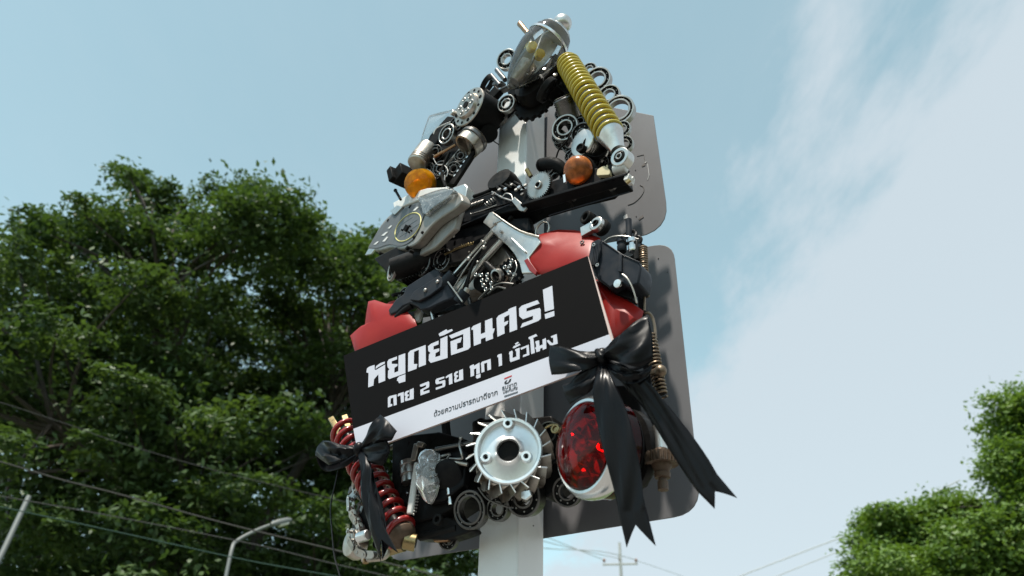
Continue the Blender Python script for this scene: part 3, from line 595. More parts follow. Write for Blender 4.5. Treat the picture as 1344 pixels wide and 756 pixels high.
# --- silver instrument cluster at the left end of the crossbar
cl_out = [(482.5, 326), (492, 309), (504, 290), (520, 276), (548, 264), (566, 258), (586, 254), (600, 252), (606, 262), (598, 272), (572, 290), (556, 308), (545, 320), (527, 327), (512, 325), (496, 329)]
cn = A(-.42, .10, .9)
co = P(545, 290, .115); 
def PL(px, py, pt, nrm):
    d = ray(px, py); t = (pt - CAM).dot(nrm) / d.dot(nrm); return CAM + d * t
cpts = [PL(x, y, co, cn) for x, y in cl_out]
b = MB(); b.prism(spline(cpts + [cpts[0]], 4)[:-1], -cn * .026); clu = b.build('instrument_cluster', 'casing_dirty', scu, 'silver instrument cluster casing at the left end of the crossbar', bevel=.004)
fc = [(484.5, 325), (494, 308), (506, 292), (523, 278), (548, 268), (563, 265), (560, 276), (556, 286), (549, 304), (541, 316), (527, 323), (511, 321), (495, 326)]
b = MB(); b.prism(spline([PL(x, y, co + cn * .0005, cn) for x, y in fc] + [PL(fc[0][0], fc[0][1], co + cn * .0005, cn)], 4)[:-1], cn * .002); b.build('dial_face', 'dial_grey', clu)
b = MB(); b.prism(spline([PL(x, y, co + cn * .001, cn) for x, y in ((552, 262), (570, 255), (590, 250), (601, 252), (597, 260), (575, 275), (562, 285), (558, 272), (552, 262))], 4)[:-1], cn * .014); b.build('glass_hood', 'clear_hazy', clu, bevel=.003)
b = MB(); b.prism([PL(x, y, co - cn * .006, cn) for x, y in ((520, 268), (545, 255), (566, 249), (590, 248), (598, 252), (560, 262), (535, 272), (522, 278))], cn * .012); b.build('upper_rim', 'white_plastic', clu, bevel=.003)
b = MB(); b.prism([PL(x, y, co - cn * .004, cn) for x, y in ((516, 279), (526, 271), (532, 274), (522, 284))], cn * .012); b.build('mounting_ear', 'aluminium', clu, bevel=.001); b = MB(); b.prism([PL(x, y, co - cn * .004, cn) for x, y in ((481, 336), (486, 327), (494, 328), (489, 334))], cn * .006); b.build('mounting_ear', 'aluminium', clu, bevel=.001)
dc = PL(535.5, 298.5, co + cn * .003, cn); dk = S(535, 298, .115)
b = MB(); pts = [PL(535.5 + 22 * math.cos(a) * .64 + 12.5 * math.sin(a) * .77, 298 - 22 * math.cos(a) * .77 + 12.5 * math.sin(a) * .64, co + cn * .0032, cn) for a in [math.tau * i / 40 for i in range(41)]]
b.tube(pts, dk * .75, 6); b.build('dial_ring', 'dial_yellow', clu)
b = MB()
for (p0, p1) in (((520, 306), (548, 288)), ((524, 311), (551, 293)), ((519, 300), (541, 285))): b.tube([PL(*p0, co + cn * .003, cn), PL(*p1, co + cn * .003, cn)], dk * .35, 5)
b.build('dial_stroke', 'steel', clu)
b = MB()
for (x, y, a_, c_) in ((505, 307, 9, 5), (506, 314, 8, 6), (494, 319, 7, 4), (512, 298, 6, 4), (546, 274, 8, 5), (556, 270, 6, 4)):
    b.prism([PL(x + dx, y + dy, co + cn * .0032, cn) for dx, dy in ((-a_ / 2, c_ / 2), (a_ * .2, -c_ / 2), (a_ / 2, -c_ / 2), (-a_ * .1, c_ / 2))], cn * .0008)
b.build('warning_window', 'white_plastic', clu)
b = MB(); b.box(PL(534, 300, co + cn * .006, cn), A(.7, .6, .2), A(-.6, .7, 0), cn, dk * 8, dk * 7, .01)
for (x, y, d_) in ((528, 302, 2.2), (538, 297, 2.4), (540, 303, 2), (537, 305, 2)): b.box(PL(x, y, co + cn * .005, cn), A(.7, .6, .2), A(-.6, .7, 0), cn, dk * d_, dk * d_, .006)
b.build('needle_boss', 'rubber', clu)
for (x, y) in ((511, 290), (520, 282), (540, 272), (566, 274), (556, 306), (536, 326), (540, 330), (500, 333), (505, 336), (545, 312)):
    b = MB(); b.box(PL(x, y, co - cn * .001, cn), A(.8, .5, .2), A(-.5, .8, 0), cn, dk * rnd.uniform(3, 6), dk * rnd.uniform(2, 4), .012); b.build('clip', 'rubber', clu)
b = MB(); b.prism([PL(x, y, co - cn * .026, cn) for x, y in ((500, 326), (530, 328), (560, 312), (590, 285), (604, 272), (596, 300), (570, 325), (545, 338), (520, 340))], -cn * .016); b.build('back_shell', 'casing_dirty', clu, bevel=.004)
b = MB()
for i in range(7): b.bolt(PL(592 - i * 7, 277 + i * 6 - (i % 2) * 4, co - cn * .02, cn), A(.5, -.5, .5), dk * rnd.uniform(2, 4), .012)
b.build('fixing_screw', 'steel_dark', clu)

# --- below the crossbar: dark roller, engine pieces, rods, levers
b = MB(); e_a = P(516, 354, .115); e_b = P(560, 338, .06); b.cyl(e_a, P(612, 322, .04), S(516, 354, .1) * 15, S(516, 354, .1) * 19, 28); rl = b.build('roller_tube', 'iron_black', scu, 'black tube with a pale rimmed open end')
ax_ = (e_a - e_b).normalized()
b = MB(); b.ring(e_a + ax_ * .001, A(-.45, -.05, .9), S(516, 354, .1) * 15.5, S(516, 354, .1) * 13.7, .008, 36); b.ring(e_a + ax_ * .002, A(-.45, -.05, .9), S(516, 354, .1) * 11, S(516, 354, .1) * 9.6, .008, 32); b.build('end_rim', 'steel', rl)
b = MB(); b.cyl(e_a - ax_ * .005, e_a + ax_ * .003, S(516, 354, .1) * 9.6, seg=28); b.build('end_hole', 'rubber', rl)
b = MB(); b.prism([P(x, y, .02) for x, y in ((505, 350), (560, 322), (620, 305), (700, 300), (716, 318), (690, 330), (650, 338), (612, 347), (560, 372), (525, 371))], NV * .05); b.build('engine_casing', 'iron_black', scu, bevel=.005)
b = MB(); b.prism([P(x, y, .07) for x, y in ((556, 326), (640, 296), (700, 290), (704, 308), (664, 318), (640, 345), (590, 352), (560, 346))], NV * .02); b.build('inner_mudguard', 'plastic_black', scu, bevel=.004)
bearing(555, 345, 17, .085, (-.3, 0, 1), True); bearing(582, 341, 14, .085, (-.3, 0, 1), True)
b = MB(); b.tube([P(584, 334, .11), P(600, 326, .11), P(621, 319, .112)], .003, 8); b.coil(P(606, 323, .112), P(621, 319, .112), .0035, .001, 5, 6, 14); b.build('rod', 'brass', scu, 'thin brass rod')
for (x, y, r) in ((596, 311, 2), (573, 320, 2), (633, 316, 2), (561, 331, 2), (616, 331, 1.6)): hexbolt(x, y, r, .095, (0, .2, 1), 'steel')
b = MB()
for i in range(17): b.box(P(533 + i * 3.6, 372 - i * 1.75 + (2 if i > 12 else 0), .075), A(.9, .4, 0), A(-.4, .9, .1), NV, .0035, .010, .03)
b.bar(P(533, 369, .06), P(592, 341, .06), .016, .04); b.build('toothed_belt', 'rubber', scu)
b = MB(); b.prism([P(x, y, .05) for x, y in ((578, 362), (592, 352), (602, 352), (622, 336), (640, 330), (604, 380), (584, 386))], NV * .006); b.build('grey_plate', 'aluminium_dirty', scu, bevel=.001)
# lever bracket
lv = [(519, 414), (529, 400), (539, 393), (544, 382), (560, 372), (579, 360), (586, 362), (588, 371), (598, 380), (607, 397), (590, 404), (573, 412), (562, 414), (557, 409), (548, 405), (538, 409), (531, 416), (522, 420)]
b = MB(); b.prism([P(x, y, .105) for x, y in lv], NV * .030); lever = b.build('brake_lever', 'plastic_slate', scu, 'dark brake lever with its clamp', bevel=.004)
b = MB(); b.prism([P(x, y, .136) for x, y in ((540, 395), (546, 384), (562, 374), (579, 363), (584, 368), (582, 378), (566, 390), (552, 397))], NV * .008); b.build('lever_cover', 'plastic_slate', lever, bevel=.002)
for (x, y) in ((558.5, 381), (574.5, 370)):
    b = MB(); b.ball(P(x, y, .145), S(x, y, .14) * 2.8, 14, 8); b.build('screw', 'steel', lever)
b = MB(); b.tube([P(520, 417, .126), P(530, 408, .126), P(540, 401, .124)], [.0075, .0085, .009], 14, smooth=3); b.build('lever_tip', 'plastic_black', lever)
b = MB(); b.lathe(P(590, 368, .125), P(598, 360, .125) - P(584, 374, .125), [(.004, -.02), (.019, -.02), (.019, .018), (.004, .018)], 26); b.lathe(P(606, 390, .125), P(612, 380, .125) - P(600, 396, .125), [(.004, -.016), (.014, -.016), (.014, .016), (.004, .016)], 24); b.build('clamp_tube', 'plastic_slate', lever)
b = MB(); b.cyl(P(588, 370, .14), P(607, 396, .14), .0022, seg=8); b.build('clamp_edge', 'aluminium_dirty', lever)
# rods
for (p, r, m, n_) in (([(590, 370, .11), (606, 350, .11), (624, 330, .115), (648, 303, .12)], 3.6, 'aluminium', 'rod'), ([(602, 385, .10), (628, 350, .105), (658, 316, .11)], 4.4, 'aluminium', 'rod'),
                      ([(588, 371, .125), (605, 353, .13), (620, 337, .13), (634, 322, .125)], 2.4, 'plastic_black', 'cable'), ([(612, 382, .12), (616, 360, .125), (624, 341, .125), (634, 326, .12)], 2.2, 'plastic_black', 'cable'),
                      ([(607, 387, .12), (610, 375, .125), (622, 345, .125)], 1.8, 'rubber', 'cable'), ([(638, 346, .12), (648, 355, .12), (654, 359, .12)], 4.2, 'iron_black', 'rod'), ([(596, 377, .125), (616, 345, .14), (638, 318, .13)], 1.0, 'steel', 'rod')):
    b = MB(); b.tube([P(*w_) for w_ in p], S(620, 350, .1) * r, 12, smooth=5 if len(p) > 2 else 0); b.build(n_, m, scu)
for (x, y, r) in ((615, 340, 3), (635, 325, 3), (634, 318, 2.4), (627, 344, 2)): b = MB(); b.ball(P(x, y, .135), S(x, y, .13) * r, 12, 8); b.build('cable_nipple', 'steel', scu)
b = MB(); b.cyl(P(608, 390, .125), P(615, 379, .125), .0095, seg=18, cb=.001); b.build('ferrule', 'aluminium_dirty', scu)
# pressed steel bracket
bp = [(645, 304), (652, 294), (661, 290), (664, 292), (679, 303), (693, 309), (708, 312), (712, 320), (696, 340), (704, 360), (687, 361), (684, 348), (677, 335), (668, 324), (658, 316)]
b = MB(); b.prism([P(x, y, .118) for x, y in bp], NV * .008); brk = b.build('pressed_bracket', 'aluminium', scu, 'pale pressed metal bracket beside the red panel', bevel=.0025)
b = MB(); b.prism([P(x, y, .120) for x, y in ((636, 294), (645, 281), (649, 280), (662, 291), (655, 294), (646, 302))], NV * .008); b.tube([P(649, 281, .127), P(664, 292, .127), P(684, 304, .127), P(708, 311, .127)], .003, 8, smooth=3); b.build('folded_tab', 'aluminium_dirty', brk, bevel=.002)
b = MB(); b.bolt(P(649, 293, .129), NV, .004, .003); b.bolt(P(658, 304, .128), NV, .0045, .003); b.build('rivet', 'steel', brk)
b = MB(); b.prism([P(x, y, .126) for x, y in ((671, 315), (673, 313), (692, 331), (690, 333))], NV * .006); b.build('rib', 'aluminium_bright', brk, bevel=.002)
b = MB(); b.prism([P(x, y, .02) for x, y in ((646, 338), (668, 326), (684, 350), (684, 376), (640, 392), (612, 402), (612, 390), (630, 372))], NV * .05); b.build('engine_plate', 'aluminium_dirty', scu, bevel=.003)
b = MB(); b.gear(P(668, 362, .09), A(-.1, 0, 1), S(668, 362) * 24, 0, .012, 22, S(668, 362) * 3, .02); b.build('sprocket', 'iron_black', scu)
b = MB(); b.lathe(P(645, 372, .06), A(-.1, 0, 1), [(.01, 0), (.034, 0), (.034, .03), (.01, .032)], 26); b.build('engine_cover', 'iron_black', scu)
b = MB(); b.lathe(P(655, 361, .118), A(-.2, -.6, .8), [(.012, 0), (.0165, .001), (.0165, .012), (.012, .014)], 28, closed=True); b.build('eyelet', 'steel', scu)
def rollerchain(pts, name='chain', r=2.5, h=.12, lab=None):
    b = MB()
    for (x, y) in pts:
        k = S(x, y, h) * r; b.ring(P(x, y, h), A(-.15, -.1, 1), k, k * .52, k * 1.2, 14)
    for i in range(0, len(pts) - 1, 2):
        (x0, y0), (x1, y1) = pts[i], pts[i + 1]
        if math.hypot(x1 - x0, y1 - y0) < 14: b.bar(P(x0, y0, h - .004), P(x1, y1, h - .004), S(x0, y0, h) * r * 1.5, .002, NV)
    return b.build(name, 'steel', scu, lab)
rollerchain([(625, 361), (632.5, 361.5), (640, 361), (640, 368), (633, 368.5), (635, 375), (645, 372), (646, 379), (638, 380)], 'chain', 2.7, .125, 'loose chain rollers in front of the black sprocket')
rollerchain([(672, 343), (669, 350), (663, 351), (669, 358.5), (675.5, 360.5)], 'chain', 2.8, .125)
b = MB(); b.tube([P(628, 393, .12), P(640, 381, .125), (P(656, 372, .125)), P(674, 373, .12)], .0024, 8, smooth=5); b.tube([P(640, 386, .13), P(652, 377, .13), P(664, 379, .13)], .0024, 8, smooth=4); b.build('cable', 'steel_dark', scu)
b = MB(); b.tube([P(676, 342, .125), P(678, 352, .13), P(670, 370, .13)], .0012, 6, smooth=4); b.build('wire', 'steel', scu)
b = MB(); b.cyl(P(646, 386, .09), P(662, 380, .09), .03, seg=28); b.build('filter_cap', 'rubber', scu)
b = MB(); b.prism([P(x, y, .09) for x, y in ((546, 413), (552, 405), (556, 411), (553, 422), (549, 424))], NV * .01); b.build('clip', 'white_plastic', scu, bevel=.001)
b = MB(); b.cyl(P(566, 408, .12), P(569, 422, .12), .0035, seg=10); b.build('pin', 'aluminium', scu)
bearing(530, 389, 11, .07, (-.4, .3, .8), True)

# --- red fairing pieces
def shell(name, pts, m, label, tk=.003, hoff=0.02):
    """curved moulded panel: outline (x, y, h) with a raised centre"""
    q = [P(*p) for p in pts]; n_ = len(q); c = sum(q, Vector()) / n_
    b = MB(); ring1 = [c + (p - c) * .78 + NV * hoff * .8 for p in q]; ring2 = [c + (p - c) * .4 + NV * hoff * 1.2 for p in q]
    fs = []
    for i in range(n_):
        j = (i + 1) % n_; fs += [(i, j, n_ + j, n_ + i), (n_ + i, n_ + j, 2 * n_ + j, 2 * n_ + i), (2 * n_ + i, 2 * n_ + j, 3 * n_)]
    b.add(q + ring1 + ring2 + [c + NV * hoff * 1.3], fs)
    return b.build(name, m, scu, label, solid=tk, sharp=24, bevel=.0012)
rp = shell('fairing', [(706, 361, .12), (697, 352, .12), (691, 346, .12), (689, 322, .115), (698, 314, .11), (707, 309, .10), (720, 304.5, .09), (733, 302, .085), (755, 302.5, .08), (772, 306, .085), (788, 313, .09), (787, 326, .11), (780, 345, .12), (760, 352, .125), (730, 358, .125)], 'red_plastic', 'faded red fairing panel above the upper right of the signboard', hoff=.007)
b = MB(); b.ring(P(764, 318, .116), A(.1, .2, 1), .0055, .003, .003, 18); b.build('bolt_eye', 'steel_dark', rp)
b = MB(); b.prism([P(x, y, .121) for x, y in ((690, 344), (695, 341), (707, 358), (705, 363), (697, 357))], NV * .008); b.build('lip', 'red_plastic_inside', rp, bevel=.001)
shell('fairing', [(778, 366, .13), (785, 368, .12), (810, 385, .11), (845, 409, .11), (841, 422, .12), (830, 430, .12), (812, 452, .12), (800, 450, .13), (788, 400, .13)], 'red_plastic', 'red fairing wedge right of the signboard', hoff=.008)
lr = shell('fairing', [(460, 441, .12), (470, 432, .12), (479, 428, .12), (481, 412, .12), (483.5, 396, .115), (492, 394, .11), (507, 399, .11), (518, 399, .115), (530, 405, .12), (545, 420, .125), (548, 430, .13), (520, 448, .13), (490, 462, .13), (468, 468, .13)], 'red_plastic', 'faded red fairing piece at the upper left corner of the signboard', hoff=.008)
b = MB(); b.lathe(P(523, 408, .085), A(.05, .75, .35), [(.030, -.055), (.026, -.01), (.0245, .025), (.0225, .025), (.024, -.01), (.028, -.055)], 32, closed=True); b.build('filler_neck', 'red_plastic_inside', lr)
b = MB(); b.ring(P(526, 386, .075), A(.1, .75, .4), .026, .021, .006, 28); b.build('neck_seal', 'rubber', lr)

# --- links and clamps right of the crossbar
b = MB(); b.ring(P(772, 287, .10), A(-.3, .1, .9), S(772, 287, .1) * 9.5, S(772, 287, .1) * 5.2, .022, 28); b.build('rubber_bush', 'rubber', scu)
lk0, lk1 = P(784, 295, .105), P(764, 306, .10)
b = MB(); b.ring(lk0, A(-.15, .1, 1), .0185, .0075, .016, 28); b.bar(lk0 + (lk1 - lk0).normalized() * .012, lk1, .026, .013); o = b.build('link_arm', 'aluminium', scu, bevel=.001); b = MB(); b.ring(lk0 + NV * .003, A(-.15, .1, 1), .0078, .0045, .016, 22); b.build('bushing', 'rubber', o)
b = MB(); b.ring(lk0 - NV * .012 + U * .006 - Z * .003, A(-.15, .1, 1), .020, .009, .016, 28); b.build('link_backing', 'rubber', scu)
b = MB(); b.torus(P(712, 302, .09), A(-.2, -.1, 1), S(712, 302, .09) * 12, .0028, 32, 8); b.build('retaining_ring', 'steel', scu)

# --- black control box with cable clamps
bx = [P(x, y, .150) for x, y in ((789.5, 315.5), (817, 334), (839.5, 344), (841, 352), (838, 372), (826, 377), (812, 370), (800, 378), (784, 366), (776, 349))]
b = MB(); b.prism(bx, -NV * .055); box_ = b.build('control_box', 'plastic_slate', scu, 'black control box above the right end of the signboard', bevel=.004)
b = MB(); fpl = [P(x, y, .152) for x, y in ((778.5, 320), (789, 315.5), (790, 330), (784, 350), (775.5, 350), (774.5, 340))]; b.prism(rounded(fpl, .004, 3), NV * .007)
fl = b.build('ribbed_plate', 'plastic_slate', box_, bevel=.0012)
b = MB()
for i in range(4): b.bar(P(780 + i * 2.2, 322 - i * 1, .1595), P(777 + i * 2.2, 345, .1595), .0013, .0016)
b.build('rib', 'plastic_slate', fl)
b = MB(); b.ring(P(779.5, 321.5, .16), NV, .0042, .0018, .003, 16); b.ring(P(784, 348, .16), NV, .0042, .0018, .003, 16); b.build('screw', 'steel', fl)
b = MB(); b.prism([P(x, y, .151) for x, y in ((813, 333), (817, 335), (817, 358), (812, 357))], NV * .004); b.tube([P(790, 316, .151), P(817, 334.5, .151), P(840, 344.5, .151)], .0016, 6); b.build('seam', 'plastic_slate', box_, bevel=.001)
b = MB(); b.lathe(P(814, 374, .146), A(-.1, -.2, 1), [(.001, .006), (.0085, .006), (.0095, .009), (.0085, .012), (.001, .013)], 24); b.build('emblem', 'aluminium_bright', box_)
b = MB(); b.bar(P(812.5, 378, .160), P(816, 370, .160), .0018, .0016); b.build('emblem_slot', 'rubber', box_)
b = MB(); b.tube([P(817, 360, .155), P(824, 366, .155), P(831, 380, .15), P(836, 398, .14)], .0018, 8, smooth=4); b.build('edge_trim', 'aluminium_dirty', box_)
b = MB(); b.prism([P(x, y, .09) for x, y in ((784, 366), (806, 384), (838, 372), (838, 402), (806, 392), (782, 370))], NV * .03); b.build('under_cover', 'plastic_black', scu, bevel=.003)
b = MB(); b.cyl(P(826, 312, .09), P(825, 288, .09), .0072, seg=16, cb=.001); b.build('cable_stem', 'plastic_slate', scu)
for (x, y, r, hh, m) in ((816, 321, 6.5, .11, 'plastic_slate'), (830, 321, 6.2, .11, 'chrome')):
    b = MB(); k = S(x, y, hh); b.lathe(P(x, y, hh) - Z * .02, Z, [(r * k * .8, 0), (r * k, .004), (r * k, .015), (r * k * .75, .017), (r * k * .75, .022), (r * k, .024), (r * k, .034), (r * k * .6, .038)], 24); b.build('cable_adjuster', m, scu)
b = MB(); b.torus(P(825, 312, .09), A(-.1, .3, 1), .020, .0042, 28, 8); b.build('clamp_ring', 'iron_black', scu)
b = MB(); b.tube([P(793, 317, .12), P(803, 311, .12), P(820, 310, .12), P(838, 314, .11)], .0018, 8, smooth=4); b.build('wire', 'steel', scu)
b = MB(); b.tube([P(833, 314, .10), P(837, 310, .10), P(842, 313, .10), P(841, 318, .10)], .0028, 8, smooth=4); b.build('hook', 'iron_black', scu)
b = MB(); b.box(P(838, 332, .10), U, Z, NV, .012, .05, .03); b.build('block', 'iron_black', scu, bevel=.002)
# long springs on the right
def spring(name, p0, p1, r, wire, turns, m, lab=None):
    b = MB(); b.coil(P(*p0), P(*p1), S(*p0) * r, S(*p0) * wire, turns, 7, 16); return b.build(name, m, scu, lab)
spring('tension_spring', (844, 325, .10), (846.5, 388, .10), 5.0, 1.2, 21, 'rusty_steel', 'long rusty tension spring at the right edge')
b = MB(); b.cyl(P(844, 328, .10), P(846.5, 386, .10), S(844, 350, .1) * 3.2, seg=12); b.build('spring_core', 'rubber', scu)
b = MB(); b.tube([P(846, 386, .10), P(846, 408, .10)], .0026, 8); b.tube([P(846, 411, .105), P(852, 411, .105), P(857, 419, .10), P(860, 436, .10), P(859, 455, .10)], .0032, 8, smooth=4); b.build('spring_hook', 'rusty_steel', scu)
spring('tension_spring', (853, 440, .10), (868, 520, .09), 7.5, 1.5, 17, 'rusty_steel', 'lower rusty spring behind the black bow')
b = MB(); b.cyl(P(853, 442, .1), P(868, 518, .09), S(860, 480, .1) * 5, seg=12); b.build('spring_core', 'rubber', scu)
b = MB(); b.ball(P(867, 487, .12), S(867, 487, .12) * 8.2, 20, 14); b.cyl(P(856, 489, .11), P(866, 487, .12), .006, seg=12); b.build('ball_joint', 'rusty_steel', scu)

# --- bottom row: red shock absorber
r0, r1 = P(452, 566, .10), P(527, 702, .115); k = S(490, 630, .11); rx = (r1 - r0).normalized()
rs = MB().coil(r0, r1, 18.8 * k, 3.8 * k, 12.5, 12, 26).build('coil_spring', 'red_paint', scu, 'red coil spring of the shock absorber at the lower left')
b = MB(); b.cyl(r0, r1, 9 * k, seg=20); b.build('damper_tube', 'iron_black', rs)
b = MB(); b.lathe(r1 - rx * .004, rx, [(8 * k, 0), (17 * k, 0), (18 * k, .006), (15 * k, .018), (9 * k, .024)], 28); b.build('spring_seat', 'rust', rs)
for (p, q_) in (((448, 572), (434, 548)), ((459, 566), (452, 545))):
    b = MB(); b.bar(P(*p, .10), P(*q_, .10), .016, .006, A(.6, -.2, .6)); b.build('fork_end', 'brass', rs, bevel=.002)
b = MB(); ec = P(538, 711, .105); b.ring(ec, A(-.75, .15, .6), 10.5 * k, 6 * k, 15 * k, 28); b.build('eyelet', 'brass', rs)
b = MB(); b.ring(ec, A(-.75, .15, .6), 6.2 * k, 3.2 * k, 16 * k, 20); b.build('bushing', 'rubber', rs)
# chain hanging at the lower left
def rchain(path, h, r, lab=None):
    pts = spline([P(x, y, h) for x, y in path], 30); out = [pts[0]]
    pitch = S(465, 650, h) * r * 2.6
    for p in pts:
        if (p - out[-1]).length >= pitch: out.append(p)
    k = S(465, 650, h) * r; a = A(-.45, -.1, .9); b = MB()
    for i in range(len(out) - 1):
        p, q_ = out[i], out[i + 1]; d = (q_ - p).normalized(); side = a.cross(d).normalized(); off = a * (k * (.75 if i % 2 else .45))
        for sg in (-1, 1):
            pl_ = []
            for j in range(9): t = math.pi * j / 8 + math.pi / 2; pl_.append(p + (d * math.cos(t) + side * math.sin(t)) * k)
            for j in range(9): t = math.pi * j / 8 - math.pi / 2; pl_.append(q_ + (d * math.cos(t) + side * math.sin(t)) * k)
            b.prism([x + off * sg for x in pl_], a * (sg * k * .16))
        b.cyl(p - a * k * .95, p + a * k * .95, k * .42, seg=10)
    return b.build('chain', 'steel', scu, lab, sharp=30)
rchain([(468, 646), (460, 655), (462, 672), (472, 690), (476, 705)], .10, 4.6, 'greasy drive chain hanging at the lower left')
rchain([(474, 662), (470, 675), (478, 690)], .09, 4.4)
rchain([(459, 698), (463, 714), (476, 727), (496, 728)], .11, 4.6, 'lower loop of drive chain beneath the red shock')
b = MB(); b.torus(P(466, 638, .10), A(-.5, -.2, .8), S(466, 638, .1) * 9, .0042, 26, 8); b.build('snap_ring', 'steel', scu)
b = MB(); b.lathe(P(474, 715, .07), A(-.3, 0, 1), [(.008, 0), (.034, 0), (.036, .01), (.03, .03), (.008, .034)], 30); b.build('gear_cover', 'aluminium_dirty', scu)
b = MB(); b.lathe(P(484, 684, .06), A(-.3, 0, 1), [(.008, 0), (.04, 0), (.04, .02), (.008, .03)], 30); b.build('brake_drum', 'iron_black', scu)
b = MB(); b.cyl(P(470, 706, .12), P(483, 702, .12), .012, seg=18, cb=.002); b.build('spacer', 'aluminium_bright', scu)
b = MB(); b.cyl(P(500, 725, .08), P(530, 716, .08), .013, seg=16); b.build('axle', 'brass', scu)
b = MB(); b.tube([P(510, 722, .09), P(505, 732, .09), P(486, 735, .09), P(476, 735, .09)], .005, 10, smooth=4); b.build('rod', 'aluminium_dirty', scu)
b = MB(); b.cyl(P(480, 734, .09), P(480, 739, .09), .007, seg=12); b.build('bolt', 'copper_bronze', scu)
# black engine masses of the bottom row
for pts, h, tk, m in (([(540, 586), (600, 580), (636, 590), (640, 664), (600, 690), (552, 700), (540, 660)], .015, .07, 'iron_black'), ([(556, 600), (606, 588), (620, 600), (616, 640), (590, 660), (566, 664)], .085, .02, 'plastic_black'),
                      ([(556, 690), (600, 684), (640, 700), (598, 714), (560, 712), (540, 706)], .04, .035, 'iron_black'), ([(700, 560), (740, 556), (760, 640), (735, 662), (700, 650)], .01, .05, 'iron_black'), ([(820, 520), (852, 520), (868, 600), (850, 640), (810, 650)], .01, .06, 'iron_black'),
                      ([(632, 560), (704, 552), (716, 640), (690, 662), (640, 650)], .012, .04, 'iron_black')):
    b = MB(); b.prism(rounded([P(x, y, h) for x, y in pts], .008, 4), NV * tk); b.build('engine_casing', m, scu, bevel=.003)
b = MB(); b.cyl(P(572, 590, .12), P(622, 581, .11), .0052, seg=12); b.build('axle', 'steel_dark', scu)
b = MB(); b.tube([P(605, 575, .12), P(603, 584, .125), P(606, 596, .125), P(606, 602, .12), P(590, 602, .12)], .0026, 8, smooth=4); b.ball(P(605, 575, .12), .005, 12, 8); b.build('clamp_wire', 'steel', scu)
b = MB(); b.cyl(P(592, 606, .12), P(614, 610, .11), .0045, seg=12); b.build('rod', 'aluminium_dirty', scu)
b = MB(); b.lathe(P(596, 620, .09), A(.1, -.5, .8), [(.004, 0), (.03, 0), (.034, .01), (.034, .03), (.028, .034), (.004, .036)], 28); b.build('engine_cover', 'plastic_black', scu)
b = MB(); b.lathe(P(590, 650, .10), A(-.1, .9, .2), [(.003, -.02), (.006, -.02), (.006, -.01), (.0045, -.008), (.0045, 0), (.006, .002), (.004, .012), (.002, .03)], 16); b.build('spark_plug', 'chrome', scu)
b = MB(); b.ring(P(575, 682, .095), A(0, 0, 1), .012, .006, .01, 20); b.build('lug', 'iron_black', scu)
b = MB(); b.cyl(P(552, 705, .07), P(600, 694, .07), .009, seg=14); b.build('axle', 'iron_black', scu)
bearing(589, 707, 13, .055, (0, 0, 1), True); b = MB(); b.prism([P(x, y, .06) for x, y in ((570, 706), (594, 700), (599, 706), (590, 712), (574, 713))], NV * .012); b.build('lug', 'copper_bronze', scu, bevel=.002)
# clear lens with white reflector rod
lz = [(556, 594), (563, 590), (572, 590), (578, 597), (579, 612), (578, 632), (573, 652), (567, 663), (562, 660), (554, 645), (551, 640), (553, 625), (552, 613), (555, 604)]
b = MB(); q_ = [P(x, y, .115) for x, y in lz]; n_ = len(q_); c = sum(q_, Vector()) / n_; la = A(-.15, -.1, 1)
v1 = [c + (p - c) * .97 + la * .012 for p in q_]; v2 = [c + (p - c) * .62 + la * (.024 + .004 * math.sin(i * 2.3)) for i, p in enumerate(q_)]
fs = [tuple(range(n_ - 1, -1, -1))]
for i in range(n_):
    j = (i + 1) % n_; fs += [(i, j, n_ + j, n_ + i), (n_ + i, n_ + j, 2 * n_ + j, 2 * n_ + i), (2 * n_ + i, 2 * n_ + j, 3 * n_)]
b.add(q_ + v1 + v2 + [c + la * .026], fs); lens = b.build('clear_lens', 'clear_fogged', scu, 'fogged clear plastic lens in the bottom row', bevel=.002)
b = MB(); b.add([c + (p - c) * .93 - la * .003 for p in q_] + [c - la * .012], [(i, (i + 1) % n_, n_) for i in range(n_)]); b.build('reflector', 'chrome', lens, solid=.001)
b = MB()
for i in range(5): b.tube([P(556 + i * .6, 606 + i * 10, .125), P(566, 604 + i * 10.5, .138), P(576 - i * .9, 602 + i * 10, .124)], .0016, 6, smooth=4)
b.build('lens_ridge', 'clear_fogged', lens)
b = MB(); b.bar(P(548, 607, .12), P(538, 675, .12), .016, .008); b.build('white_rail', 'white_plastic', scu, 'pale plastic rail beside the clear lens', bevel=.003)
b = MB()
for i in range(7): b.ball(P(546.5 - i * .6, 650 + i * 4.2, .118), .0026, 8, 6); b.ball(P(550 - i * .7, 646 + i * 4.2, .11), .0024, 8, 6)
b.build('bead_chain', 'steel', scu)
b = MB(); b.bar(P(549, 583, .10), P(544, 606, .10), .016, .014); b.bar(P(549, 583, .105), P(557, 585, .105), .012, .012); b.build('bracket', 'aluminium_dirty', scu, bevel=.002)
b = MB(); b.tube([P(560, 592, .12), P(553, 596, .12), P(554, 605, .12)], .003, 8, smooth=4); b.tube([P(577, 600, .11), P(590, 596, .115), P(586, 603, .11), P(578, 604, .11)], .003, 8, smooth=4); b.build('wire_clip', 'steel', scu)
b = MB(); b.lathe(P(538, 634, .09), P(536, 606, .09) - P(538, 634, .09), [(.004, 0), (.019, 0), (.019, .012), (.016, .014), (.016, .018), (.020, .020), (.020, .034), (.016, .036), (.016, .040), (.019, .042), (.019, .052), (.004, .054)], 28); b.build('carburettor', 'aluminium', scu)
b = MB(); b.tube([P(527, 578, .06), P(529, 610, .06), P(531, 635, .07), P(537, 650, .08)], .0068, 12, smooth=5); b.build('pipe', 'aluminium', scu)
